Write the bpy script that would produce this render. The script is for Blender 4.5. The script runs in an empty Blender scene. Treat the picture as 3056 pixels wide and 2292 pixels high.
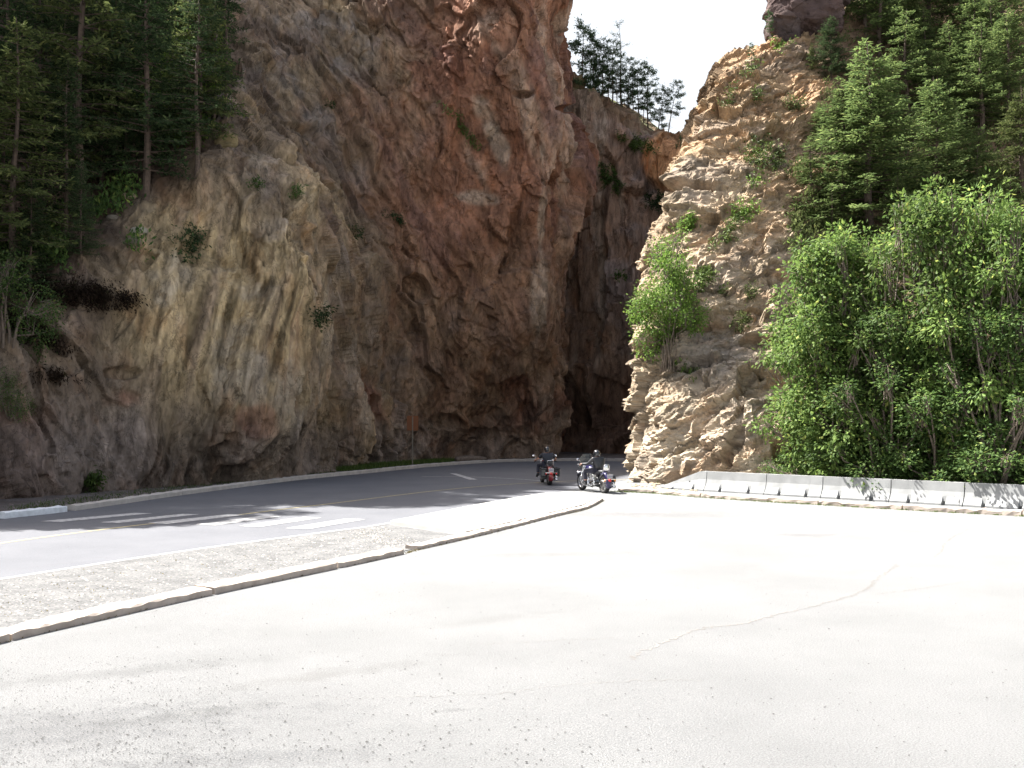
import bpy, bmesh, math, random
import numpy as np
from mathutils import Vector, Matrix, Euler
from mathutils.bvhtree import BVHTree
R = math.radians
sc = bpy.context.scene
C = sc.collection

# ---------------------------------------------------------------- camera, sky, sun, exposure
F = 3140.0; CX = 1528.0; HY = 1240.0; CAMZ = 2.7
cd = bpy.data.cameras.new('camera'); cam = bpy.data.objects.new('camera', cd); C.objects.link(cam)
PITCH = math.atan((HY - 1146) / F)
cam.location = (0, 0, CAMZ); cam.rotation_euler = (R(90) + PITCH, 0, 0)
cd.sensor_width = 36; cd.lens = 36 * F / 3056; cd.clip_start = 0.1; cd.clip_end = 3000
sc.camera = cam
SUN_EL = R(54)
SUN_H = Vector((-0.875, 0.485, 0)).normalized()
sun_dir = Vector((SUN_H.x * math.cos(SUN_EL), SUN_H.y * math.cos(SUN_EL), math.sin(SUN_EL)))
w = bpy.data.worlds.new('World'); sc.world = w; w.use_nodes = True
nt = w.node_tree; bg = nt.nodes['Background']
sky = nt.nodes.new('ShaderNodeTexSky'); sky.sky_type = 'NISHITA'; sky.sun_disc = False
sky.sun_elevation = SUN_EL; sky.sun_rotation = math.atan2(SUN_H.x, SUN_H.y)
sky.air_density = 1.0; sky.dust_density = 6.0; sky.ozone_density = 1.0
hsv = nt.nodes.new('ShaderNodeHueSaturation'); hsv.inputs['Saturation'].default_value = .85      # thin bright high haze: a pale, almost white sky
nt.links.new(sky.outputs[0], hsv.inputs['Color'])
# bright milky haze low in the sky, thinning upward, with soft cloud patches
wtc = nt.nodes.new('ShaderNodeTexCoord'); wsp = nt.nodes.new('ShaderNodeSeparateXYZ'); nt.links.new(wtc.outputs['Generated'], wsp.inputs[0])
wno = nt.nodes.new('ShaderNodeTexNoise'); wno.inputs['Scale'].default_value = 2.2; wno.inputs['Detail'].default_value = 6; nt.links.new(wtc.outputs['Generated'], wno.inputs['Vector'])
wad = nt.nodes.new('ShaderNodeMath'); wad.operation = 'MULTIPLY_ADD'; nt.links.new(wno.outputs[0], wad.inputs[0]); wad.inputs[1].default_value = -.55; nt.links.new(wsp.outputs['Z'], wad.inputs[2])
wmr = nt.nodes.new('ShaderNodeMapRange'); wmr.interpolation_type = 'SMOOTHSTEP'; wmr.inputs['From Min'].default_value = .06; wmr.inputs['From Max'].default_value = .5; wmr.inputs['To Min'].default_value = .85; wmr.inputs['To Max'].default_value = .05; nt.links.new(wad.outputs[0], wmr.inputs['Value'])
wmx = nt.nodes.new('ShaderNodeMix'); wmx.data_type = 'RGBA'; nt.links.new(wmr.outputs[0], wmx.inputs['Factor']); nt.links.new(hsv.outputs[0], wmx.inputs['A']); wmx.inputs['B'].default_value = (3.45, 3.6, 3.75, 1)
nt.links.new(wmx.outputs['Result'], bg.inputs[0]); bg.inputs[1].default_value = 0.075
sl = bpy.data.lights.new('sun', 'SUN'); sl.energy = 5.0; sl.angle = R(0.5); sl.color = (1.0, 0.968, 0.915)
so = bpy.data.objects.new('sun', sl); C.objects.link(so); so.rotation_euler = sun_dir.to_track_quat('Z', 'Y').to_euler()
so.location = (-20, 20, 60)
sc.view_settings.view_transform = 'Standard'; sc.view_settings.look = 'None'
sc.view_settings.gamma = 1; sc.view_settings.exposure = 2.1

# ---------------------------------------------------------------- pixel helpers (3056 x 2292 photograph)
_c, _s = math.cos(PITCH), math.sin(PITCH)
def ray(px, py):
    a = (px - CX) / F; b = (1146 - py) / F
    return Vector((a, _c - b * _s, _s + b * _c))
def pt(px, py, Y):
    r = ray(px, py); k = Y / r.y
    return Vector((r.x * k, Y, CAMZ + r.z * k))
def gp(px, py, z=0.0):
    r = ray(px, py); k = (z - CAMZ) / r.z
    return Vector((r.x * k, r.y * k, z))

# ---------------------------------------------------------------- numpy noise
def _h(ix, iy, iz, seed):
    h = (ix.astype(np.int64) * 73856093) ^ (iy.astype(np.int64) * 19349663) ^ (iz.astype(np.int64) * 83492791) ^ (seed * 2654435761 & 0xffffffff)
    h = h & 0xffffffff
    h = ((h >> 16) ^ h) * 0x45d9f3b & 0xffffffff
    h = ((h >> 16) ^ h) * 0x45d9f3b & 0xffffffff
    h = (h >> 16) ^ h
    return (h & 0xffffff).astype(np.float64) / 16777215.0
def vnoise(P, seed=0):
    I = np.floor(P).astype(np.int64); f = P - I; f = f * f * f * (f * (f * 6 - 15) + 10)
    x, y, z = I[:, 0], I[:, 1], I[:, 2]; u, v, ww = f[:, 0], f[:, 1], f[:, 2]
    def c(a, b, d): return _h(x + a, y + b, z + d, seed)
    x00 = c(0,0,0)*(1-u)+c(1,0,0)*u; x10 = c(0,1,0)*(1-u)+c(1,1,0)*u
    x01 = c(0,0,1)*(1-u)+c(1,0,1)*u; x11 = c(0,1,1)*(1-u)+c(1,1,1)*u
    return ((x00*(1-v)+x10*v)*(1-ww) + (x01*(1-v)+x11*v)*ww) * 2 - 1
RM = np.array(Euler((0.6, 0.9, 1.3)).to_matrix())
def fbm(P, octv=4, seed=0, gain=0.5, ridged=False):
    o = np.zeros(len(P)); a = 1.0; Q = P.copy()
    for k in range(octv):
        n = vnoise(Q, seed + k * 17)
        if ridged: n = 1 - 2 * np.abs(n)
        o += a * n; a *= gain; Q = (Q @ RM) * 2.03 + 5.1
    return o
def facet(P, seed=0, tilt=1.0):
    """faceted rock: each Voronoi cell is a randomly tilted plane; returns value and distance to the cell edge"""
    I = np.floor(P).astype(np.int64)
    d1 = np.full(len(P), 9.0); d2 = np.full(len(P), 9.0); val = np.zeros(len(P)); idv = np.zeros(len(P))
    for a in (-1, 0, 1):
        for b in (-1, 0, 1):
            for c in (-1, 0, 1):
                x, y, z = I[:, 0] + a, I[:, 1] + b, I[:, 2] + c
                h1, h2, h3 = _h(x, y, z, seed), _h(x, y, z, seed + 1), _h(x, y, z, seed + 2)
                dx = P[:, 0] - (x + h1); dy = P[:, 1] - (y + h2); dz = P[:, 2] - (z + h3)
                d = dx * dx + dy * dy + dz * dz
                nv = tilt * (dx * (h2 - .5) * 2 + dy * (h3 - .5) * 2 + dz * (h1 - .5) * 2) + (h1 * 7.13 + h2 * 3.7) % 1.0 - .5
                m = d < d1
                d2 = np.where(m, d1, np.minimum(d2, d)); val = np.where(m, nv, val); idv = np.where(m, (h1 * 13.7 + h3 * 5.1) % 1.0, idv)
                d1 = np.where(m, d, d1)
    return val, np.sqrt(d2) - np.sqrt(d1), idv

# ---------------------------------------------------------------- object helpers
def tag(o, label=None, cat=None, group=None, kind=None):
    if label: o['label'] = label
    if cat: o['category'] = cat
    if group: o['group'] = group
    if kind: o['kind'] = kind
    return o
def empty(name, loc=(0, 0, 0), rz=0, label=None, cat=None, group=None, scale=1.0):
    o = bpy.data.objects.new(name, None); C.objects.link(o); o.location = loc; o.rotation_euler = (0, 0, rz)
    o.scale = (scale,) * 3; o.empty_display_size = .2
    return tag(o, label, cat, group)
def np_mesh(name, V, Fc, mat, parent=None, smooth=False, cols=None, mesh_only=False):
    V = np.asarray(V, dtype=np.float32); Fc = np.asarray(Fc, dtype=np.int32)
    k = Fc.shape[1]; n = len(Fc)
    me = bpy.data.meshes.new(name)
    me.vertices.add(len(V)); me.vertices.foreach_set('co', V.ravel())
    me.loops.add(n * k); me.loops.foreach_set('vertex_index', Fc.ravel())
    me.polygons.add(n); me.polygons.foreach_set('loop_start', np.arange(0, n * k, k, dtype=np.int32))
    me.polygons.foreach_set('use_smooth', np.full(n, smooth))
    me.update(calc_edges=True); me.validate()
    if cols is not None:
        at = me.color_attributes.new('Col', 'FLOAT_COLOR', 'POINT')
        c4 = np.ones((len(V), 4), dtype=np.float32); c4[:, :3] = cols; at.data.foreach_set('color', c4.ravel())
    me.materials.append(mat)
    if mesh_only: return me
    o = bpy.data.objects.new(name, me); C.objects.link(o)
    if parent: o.parent = parent
    return o
class MB:
    def __init__(s): s.v = []; s.f = []
    def box(s, c, size, rot=None, taper=1.0):
        b = len(s.v); hx, hy, hz = size[0]/2, size[1]/2, size[2]/2
        for dz in (-1, 1):
            k = taper if dz > 0 else 1
            for dx, dy in ((-1,-1),(1,-1),(1,1),(-1,1)):
                p = Vector((dx*hx*k, dy*hy*k, dz*hz))
                if rot: p = rot @ p
                s.v.append(p + Vector(c))
        for q in ((3,2,1,0),(4,5,6,7),(0,1,5,4),(1,2,6,5),(2,3,7,6),(3,0,4,7)): s.f.append([b+i for i in q])
        return s
    def tube(s, pts, rad, n=8, cap=True, sx=1.0):
        pts = [Vector(p) for p in pts]; m = len(pts)
        if not hasattr(rad, '__len__'): rad = [rad] * m
        b = len(s.v); up = None
        for i, p in enumerate(pts):
            t = (pts[min(i+1, m-1)] - pts[max(i-1, 0)])
            if t.length < 1e-9: t = Vector((0,0,1))
            t.normalize()
            if up is None:
                up = Vector((0,0,1)) if abs(t.z) < .9 else Vector((1,0,0))
            x = t.cross(up).normalized(); up = x.cross(t).normalized()
            for k in range(n):
                a = 2*math.pi*k/n; s.v.append(p + (x*math.cos(a)*sx + up*math.sin(a))*rad[i])
        for i in range(m-1):
            for k in range(n):
                s.f.append([b+i*n+k, b+i*n+(k+1)%n, b+(i+1)*n+(k+1)%n, b+(i+1)*n+k])
        if cap: s.f.append([b+k for k in range(n)][::-1]); s.f.append([b+(m-1)*n+k for k in range(n)])
        return s
    def lathe(s, prof, c, axis='Y', n=28, closed=False):
        b = len(s.v); m = len(prof)
        for k in range(n):
            a = 2*math.pi*k/n
            for r, h in prof:
                if axis == 'Y': p = Vector((r*math.cos(a), h, r*math.sin(a)))
                elif axis == 'X': p = Vector((h, r*math.cos(a), r*math.sin(a)))
                else: p = Vector((r*math.cos(a), r*math.sin(a), h))
                s.v.append(p + Vector(c))
        for k in range(n):
            k2 = (k+1) % n
            for i in range(m if closed else m-1):
                j = (i+1) % m
                s.f.append([b+k*m+i, b+k2*m+i, b+k2*m+j, b+k*m+j])
        return s
    def ell(s, c, r, n=14, m=9, rot=None, lo=-1.0, hi=1.0, pw=1.0):
        prof = []
        b = len(s.v)
        for i in range(m+1):
            t = lo + (hi-lo)*i/m; ph = t*math.pi/2
            for k in range(n):
                a = 2*math.pi*k/n
                cc = lambda q: math.copysign(abs(q)**pw, q)
                p = Vector((r[0]*cc(math.cos(ph))*cc(math.cos(a)), r[1]*cc(math.cos(ph))*cc(math.sin(a)), r[2]*cc(math.sin(ph))))
                if rot: p = rot @ p
                s.v.append(p + Vector(c))
        for i in range(m):
            for k in range(n):
                s.f.append([b+i*n+k, b+i*n+(k+1)%n, b+(i+1)*n+(k+1)%n, b+(i+1)*n+k])
        s.f.append([b+k for k in range(n)][::-1]); s.f.append([b+m*n+k for k in range(n)])
        return s
    def prism(s, poly, h0, h1, axis='Y'):
        b = len(s.v); n = len(poly)
        for h in (h0, h1):
            for x, z in poly: s.v.append(Vector((x, h, z)) if axis == 'Y' else Vector((h, x, z)) if axis == 'X' else Vector((x, z, h)))
        s.f.append([b+i for i in range(n)]); s.f.append([b+n+i for i in range(n)][::-1])
        for i in range(n): s.f.append([b+i, b+n+i, b+n+(i+1)%n, b+(i+1)%n])
        return s
    def build(s, name, mat, parent=None, smooth=False, bevel=0, sub=0):
        me = bpy.data.meshes.new(name); me.from_pydata([tuple(v) for v in s.v], [], s.f)
        bm = bmesh.new(); bm.from_mesh(me); bmesh.ops.recalc_face_normals(bm, faces=bm.faces); bm.to_mesh(me); bm.free()
        me.materials.append(mat)
        for p in me.polygons: p.use_smooth = smooth
        o = bpy.data.objects.new(name, me); C.objects.link(o)
        if parent: o.parent = parent
        if bevel:
            md = o.modifiers.new('bevel', 'BEVEL'); md.width = bevel; md.segments = 2; md.limit_method = 'ANGLE'
        if sub:
            md = o.modifiers.new('sub', 'SUBSURF'); md.levels = sub; md.render_levels = sub
        return o

# ---------------------------------------------------------------- materials
def newmat(name):
    m = bpy.data.materials.new(name); m.use_nodes = True
    return m, m.node_tree, m.node_tree.nodes['Principled BSDF']
def nd(nt, t, **kw):
    n = nt.nodes.new('ShaderNode' + t)
    for k, v in kw.items(): setattr(n, k, v)
    return n
def simple(name, col, rough=.6, metal=0., var=.12, vs=6., spec=.5, bump=0., coat=0.):
    m, t, b = newmat(name)
    tc = nd(t, 'TexCoord'); ns = nd(t, 'TexNoise'); ns.inputs['Scale'].default_value = vs; ns.inputs['Detail'].default_value = 5
    t.links.new(tc.outputs['Object'], ns.inputs['Vector'])
    r = nd(t, 'ValToRGB'); r.color_ramp.elements[0].position = .3; r.color_ramp.elements[1].position = .7
    r.color_ramp.elements[0].color = (*[c*(1-var) for c in col], 1); r.color_ramp.elements[1].color = (*[min(1, c*(1+var)) for c in col], 1)
    t.links.new(ns.outputs[0], r.inputs[0]); t.links.new(r.outputs[0], b.inputs['Base Color'])
    b.inputs['Roughness'].default_value = rough; b.inputs['Metallic'].default_value = metal
    b.inputs['Specular IOR Level'].default_value = spec; b.inputs['Coat Weight'].default_value = coat
    if bump:
        bp = nd(t, 'Bump'); bp.inputs['Strength'].default_value = bump; bp.inputs['Distance'].default_value = .02
        t.links.new(ns.outputs[0], bp.inputs['Height']); t.links.new(bp.outputs[0], b.inputs['Normal'])
    return m
def rockmat(name, bumpd=.12, streak=(1, 1, .25), rot=(0, 0, 0), s1=3.0, contrast=.45, cracks=False):
    m, t, b = newmat(name); L = t.links.new
    at = nd(t, 'Attribute', attribute_name='Col')
    geo = nd(t, 'NewGeometry'); mp = nd(t, 'Mapping'); L(geo.outputs['Position'], mp.inputs['Vector'])
    mp.inputs['Scale'].default_value = streak; mp.inputs['Rotation'].default_value = rot
    n1 = nd(t, 'TexNoise'); n1.inputs['Scale'].default_value = s1; n1.inputs['Detail'].default_value = 9; n1.inputs['Roughness'].default_value = .72
    L(mp.outputs[0], n1.inputs['Vector'])
    r1 = nd(t, 'MapRange'); r1.inputs['From Min'].default_value = .32; r1.inputs['From Max'].default_value = .68
    r1.inputs['To Min'].default_value = 1 - contrast; r1.inputs['To Max'].default_value = 1 + contrast; L(n1.outputs[0], r1.inputs['Value'])
    mul = nd(t, 'VectorMath', operation='SCALE'); L(at.outputs['Color'], mul.inputs[0]); L(r1.outputs[0], mul.inputs['Scale'])
    # iron staining
    n2 = nd(t, 'TexNoise'); n2.inputs['Scale'].default_value = .9; n2.inputs['Detail'].default_value = 6; L(mp.outputs[0], n2.inputs['Vector'])
    r2 = nd(t, 'MapRange'); r2.inputs['From Min'].default_value = .52; r2.inputs['From Max'].default_value = .72; r2.inputs['To Max'].default_value = .4; L(n2.outputs[0], r2.inputs['Value'])
    mx = nd(t, 'Mix', data_type='RGBA', blend_type='MULTIPLY'); L(r2.outputs[0], mx.inputs['Factor']); L(mul.outputs[0], mx.inputs['A']); mx.inputs['B'].default_value = (1.1, .74, .5, 1)
    # dark mineral veins and joints in the rock
    nv = nd(t, 'TexNoise'); nv.inputs['Scale'].default_value = 1.1; nv.inputs['Detail'].default_value = 7; nv.inputs['Roughness'].default_value = .65; nv.inputs['Distortion'].default_value = .6; L(mp.outputs[0], nv.inputs['Vector'])
    av = nd(t, 'Math', operation='SUBTRACT'); L(nv.outputs[0], av.inputs[0]); av.inputs[1].default_value = .5
    ab = nd(t, 'Math', operation='ABSOLUTE'); L(av.outputs[0], ab.inputs[0])
    rv = nd(t, 'MapRange'); rv.inputs['From Max'].default_value = .014; rv.inputs['To Min'].default_value = .48 if cracks else .7; rv.inputs['To Max'].default_value = 1; L(ab.outputs[0], rv.inputs['Value'])
    sc2 = nd(t, 'VectorMath', operation='SCALE'); L(mx.outputs['Result'], sc2.inputs[0]); L(rv.outputs[0], sc2.inputs['Scale'])
    L(sc2.outputs[0], b.inputs['Base Color']); b.inputs['Roughness'].default_value = .95; b.inputs['Specular IOR Level'].default_value = .15
    n3 = nd(t, 'TexNoise'); n3.inputs['Scale'].default_value = s1 * 2.2; n3.inputs['Detail'].default_value = 8; n3.inputs['Roughness'].default_value = .7; L(mp.outputs[0], n3.inputs['Vector'])
    vo = nd(t, 'TexVoronoi', feature='DISTANCE_TO_EDGE'); vo.inputs['Scale'].default_value = 1.6
    wv = nd(t, 'VectorMath', operation='MULTIPLY_ADD'); L(n1.outputs[1], wv.inputs[0]); wv.inputs[1].default_value = (.8, .8, .8); L(mp.outputs[0], wv.inputs[2]); L(wv.outputs[0], vo.inputs['Vector'])
    r3 = nd(t, 'MapRange'); r3.inputs['From Max'].default_value = .06; L(vo.outputs['Distance'], r3.inputs['Value'])
    ad = nd(t, 'Math', operation='MULTIPLY_ADD'); L(r3.outputs[0], ad.inputs[0]); ad.inputs[1].default_value = .1; L(n3.outputs[0], ad.inputs[2])
    bp = nd(t, 'Bump'); bp.inputs['Distance'].default_value = bumpd; bp.inputs['Strength'].default_value = .9
    L(ad.outputs[0], bp.inputs['Height']); L(bp.outputs[0], b.inputs['Normal'])
    return m
def leafmat(name, c1, c2, c3=None, transl=.35, spec=.3, rough=.45):
    m, t, b = newmat(name); L = t.links.new
    geo = nd(t, 'NewGeometry'); oi = nd(t, 'ObjectInfo')
    r = nd(t, 'ValToRGB'); e = r.color_ramp.elements
    e[0].color = (*c1, 1); e[1].color = (*c2, 1)
    if c3: q = e.new(.94); q.color = (*c2, 1); e[-1].color = (*c3, 1)
    L(geo.outputs['Random Per Island'], r.inputs[0])
    hs = nd(t, 'HueSaturation'); mr = nd(t, 'MapRange'); mr.inputs['To Min'].default_value = .75; mr.inputs['To Max'].default_value = 1.25
    L(oi.outputs['Random'], mr.inputs['Value']); L(mr.outputs[0], hs.inputs['Value']); L(r.outputs[0], hs.inputs['Color'])
    L(hs.outputs[0], b.inputs['Base Color']); b.inputs['Roughness'].default_value = rough; b.inputs['Specular IOR Level'].default_value = spec
    tr = nd(t, 'BsdfTranslucent'); L(hs.outputs[0], tr.inputs['Color'])
    mxs = nd(t, 'MixShader'); mxs.inputs[0].default_value = transl
    L(b.outputs[0], mxs.inputs[1]); L(tr.outputs[0], mxs.inputs[2]); L(mxs.outputs[0], t.nodes['Material Output'].inputs['Surface'])
    return m
M = {}
M['rock_l'] = rockmat('shaded_canyon_rock', .16, (1, 1, .42), (0, .2, 0), 3.0, .45, True)
M['rock_r'] = rockmat('tan_bedded_rock', .13, (.6, 1, 1.5), (0, .5, 0), 2.6, .24)
M['rock_f'] = rockmat('far_canyon_rock', .35, (1, 1, .25), (0, 0, 0), 2., .6, True)
M['bark'] = simple('bark', (.085, .06, .045), .9, var=.4, vs=9, bump=.6)
M['bark_pale'] = simple('pale_bark', (.16, .125, .1), .9, var=.3, vs=9, bump=.5)
M['fir'] = leafmat('shade_toned_fir_needles', (.02, .034, .016), (.055, .085, .036), (.12, .155, .06), .3, .08, .85)  # needle colour darkened to carry the shade of the left forest
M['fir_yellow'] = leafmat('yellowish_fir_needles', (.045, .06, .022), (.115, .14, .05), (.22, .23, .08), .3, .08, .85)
M['fir_sunlit'] = leafmat('sunlit_fir_needles', (.05, .08, .03), (.145, .195, .065), (.27, .31, .11), .4, .08, .85)  # lighter copy of the fir needles, right-slope sunlight put into the colour
M['pine'] = leafmat('pine_needles', (.04, .075, .035), (.09, .15, .065), (.15, .2, .08), .42, .25, .6)
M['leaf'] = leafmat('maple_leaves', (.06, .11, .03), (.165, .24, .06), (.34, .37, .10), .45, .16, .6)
M['leaf_dark'] = leafmat('shade_leaves', (.04, .08, .025), (.12, .19, .05), (.26, .31, .08), .4, .16, .6)  # darker copy of the maple leaves, shade put into the colour
M['leaf_yellow'] = leafmat('yellow_green_leaves', (.07, .13, .025), (.15, .24, .045), (.28, .33, .08), .45, .15, .6)
M['juniper'] = leafmat('juniper_sprays', (.05, .085, .02), (.13, .18, .045), (.2, .22, .07), .25, .2, .6)
M['grass'] = leafmat('grass_blades', (.04, .07, .015), (.09, .14, .03), (.2, .18, .07), .3, .2, .6)
M['dry_grass'] = leafmat('dry_grass_blades', (.12, .11, .05), (.24, .2, .1), (.3, .26, .15), .3, .2, .6)
M['moss'] = leafmat('dark_root_mat', (.012, .008, .005), (.035, .022, .014), (.05, .05, .02), .1, .1, .9)

# ---------------------------------------------------------------- cliff lofts
def cr(P0, P1, P2, P3, t):
    return .5 * ((2*P1) + (-P0+P2)*t + (2*P0-5*P1+4*P2-P3)*t*t + (-P0+3*P1-3*P2+P3)*t**3)
def dense(G, axis, counts):
    G = np.moveaxis(G, axis, 0); out = []
    n = len(G)
    for i in range(n-1):
        P0 = G[max(i-1, 0)]; P1 = G[i]; P2 = G[i+1]; P3 = G[min(i+2, n-1)]
        for t in np.arange(counts[i]) / counts[i]: out.append(cr(P0, P1, P2, P3, t))
    out.append(G[-1])
    return np.moveaxis(np.array(out), 0, axis)
def loft(cols, ncol, nrow, step=1):
    """cols: list of columns, each a list of (px, py, depth); returns dense grid (rows, cols, 3) of world points"""
    G = np.array([[tuple(pt(*p)) for p in c] for c in cols])     # col,row,3
    low = G[:, :1].copy(); low[:, :, 2] = -3.0; G = np.concatenate([low, G], 1)   # foot of the rock reaches below the ground
    G = np.moveaxis(G, 0, 1)                                       # row,col,3
    dc = np.linalg.norm(np.diff(G, axis=1), axis=2).mean(0); dr = np.linalg.norm(np.diff(G, axis=0), axis=2).mean(1)
    cc = np.maximum(2, np.round(dc / dc.sum() * ncol)).astype(int); rr = np.maximum(2, np.round(dr / dr.sum() * nrow)).astype(int)
    return dense(dense(G, 1, cc), 0, rr)
def normals(G):
    du = np.gradient(G, axis=1); dv = np.gradient(G, axis=0)
    n = np.cross(du, dv); n /= np.linalg.norm(n, axis=2, keepdims=True) + 1e-9
    return n
def gridfaces(r, c):
    i = np.arange(r*c).reshape(r, c)
    return np.stack([i[:-1, :-1].ravel(), i[:-1, 1:].ravel(), i[1:, 1:].ravel(), i[1:, :-1].ravel()], 1)
def proj(P):
    """photograph pixel of world points: used only to place colour zones and hollows of the rock"""
    d = P[:, 1]; 
    yc = d * _c + (P[:, 2] - CAMZ) * _s; zc = -d * _s + (P[:, 2] - CAMZ) * _c
    return CX + F * P[:, 0] / np.maximum(yc, .1), 1146 - F * zc / np.maximum(yc, .1)
def sstep(a, b, x):
    t = np.clip((x - a) / (b - a), 0, 1); return t*t*(3-2*t)
def mixc(c, col, m): return c * (1 - m[:, None]) + np.array(col)[None] * m[:, None]
BVH = {}
def add_surface(name, G, N, disp, mat, colf, key, label):
    for _ in range(8):                                          # even out the directions in which the relief is raised
        N[1:-1] = (N[:-2] + 2 * N[1:-1] + N[2:]) / 4; N[:, 1:-1] = (N[:, :-2] + 2 * N[:, 1:-1] + N[:, 2:]) / 4
    N /= np.linalg.norm(N, axis=2, keepdims=True) + 1e-9
    P = G.reshape(-1, 3); n = N.reshape(-1, 3)
    D = disp(P, G.shape); D = D - np.median(D); E = D.reshape(G.shape[:2]).copy()
    B = E.copy(); B[1:-1] = (E[:-2] + 2 * E[1:-1] + E[2:]) / 4; E2 = B.copy(); E2[:, 1:-1] = (B[:, :-2] + 2 * B[:, 1:-1] + B[:, 2:]) / 4
    kb = .5 if key == 'left' else .15; D = (E2 * kb + E * (1 - kb)).ravel()
    Q = P + n * D[:, None]
    Fc = gridfaces(G.shape[0], G.shape[1])
    cols = colf(P, Q, D)
    o = np_mesh(name, Q, Fc, mat, smooth=False, cols=cols); tag(o, label, None, None, 'structure')
    H = Q.reshape(G.shape)[::3, ::3]
    f2 = gridfaces(H.shape[0], H.shape[1])
    BVH[key] = BVHTree.FromPolygons([tuple(v) for v in H.reshape(-1, 3)], [tuple(int(a) for a in q) for q in f2])
    return o
def hit(px, py, keys=('left', 'right', 'far')):
    best = None
    for k in keys:
        r = BVH[k].ray_cast(Vector((0, 0, CAMZ)), ray(px, py).normalized())
        if r[0] is not None and (best is None or r[3] < best[1]): best = (r[0], r[3], r[1])
    return best

leftcols = [
 [(-1500,1900,17),(-1500,1500,22),(-1500,1150,27),(-1500,900,32),(-1500,600,38),(-1500,200,44),(-1500,-700,50),(-1500,-1700,58)],
 [(-500,1580,25.5),(-500,1350,26.5),(-500,1150,28),(-500,1000,30.5),(-500,650,37),(-500,300,44),(-500,-450,48),(-500,-1500,56)],
 [(0,1492,33.5),(0,1300,34),(0,1120,35),(0,960,37),(0,650,42),(0,320,49),(0,-150,54.5),(0,-1300,62)],
 [(200,1470,36),(200,1280,36.2),(220,1080,37),(230,850,38.5),(220,620,42),(210,330,50),(200,-50,58),(200,-1100,66)],
 [(450,1450,39.5),(450,1260,39),(470,1050,39.5),(480,800,40.5),(470,520,43),(500,310,49),(520,0,61),(520,-800,70)],
 [(640,1440,41),(680,1240,40.5),(720,1030,41),(760,780,42),(740,500,44.5),(690,330,48),(720,0,62),(730,-420,72)],
 [(860,1424,45),(890,1200,43.3),(925,1000,42.6),(950,800,43),(900,560,46.5),(840,300,54),(830,0,62),(840,-420,70)],
 [(960,1404,51.5),(985,1200,49),(1000,1000,49.5),(1010,800,50),(1010,560,54),(1000,280,58),(1000,0,62),(1000,-420,68)],
 [(1180,1382,59.5),(1190,1200,58.5),(1190,1000,57.5),(1170,800,57.2),(1160,560,58),(1170,280,60),(1180,0,62),(1180,-420,66)],
 [(1380,1373,63.5),(1400,1200,61.5),(1380,1000,60),(1360,800,59),(1360,560,60),(1400,280,59.5),(1400,0,60.5),(1400,-420,64)],
 [(1520,1369,65.5),(1530,1200,63),(1540,1000,60.5),(1550,800,60),(1580,560,59),(1560,280,58.3),(1545,0,58.5),(1540,-420,62)],
 [(1620,1368,66),(1630,1200,64),(1640,1000,62),(1640,800,61),(1690,560,60),(1690,280,59.8),(1670,0,60.5),(1620,-420,64)],
 [(1645,1366,70),(1648,1200,69),(1652,1000,68),(1655,800,67),(1735,560,65),(1712,280,65),(1690,0,66),(1640,-420,70)],
 [(1600,1362,82),(1600,1200,82),(1600,1000,82),(1600,800,82),(1680,560,82),(1700,280,82),(1620,0,84),(1560,-420,86)],
]
def turn(P, a=.5):                                               # jointing runs obliquely to the wall
    return np.stack([P[:, 0] * math.cos(a) + P[:, 1] * math.sin(a), -P[:, 0] * math.sin(a) + P[:, 1] * math.cos(a), P[:, 2]], 1)
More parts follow.
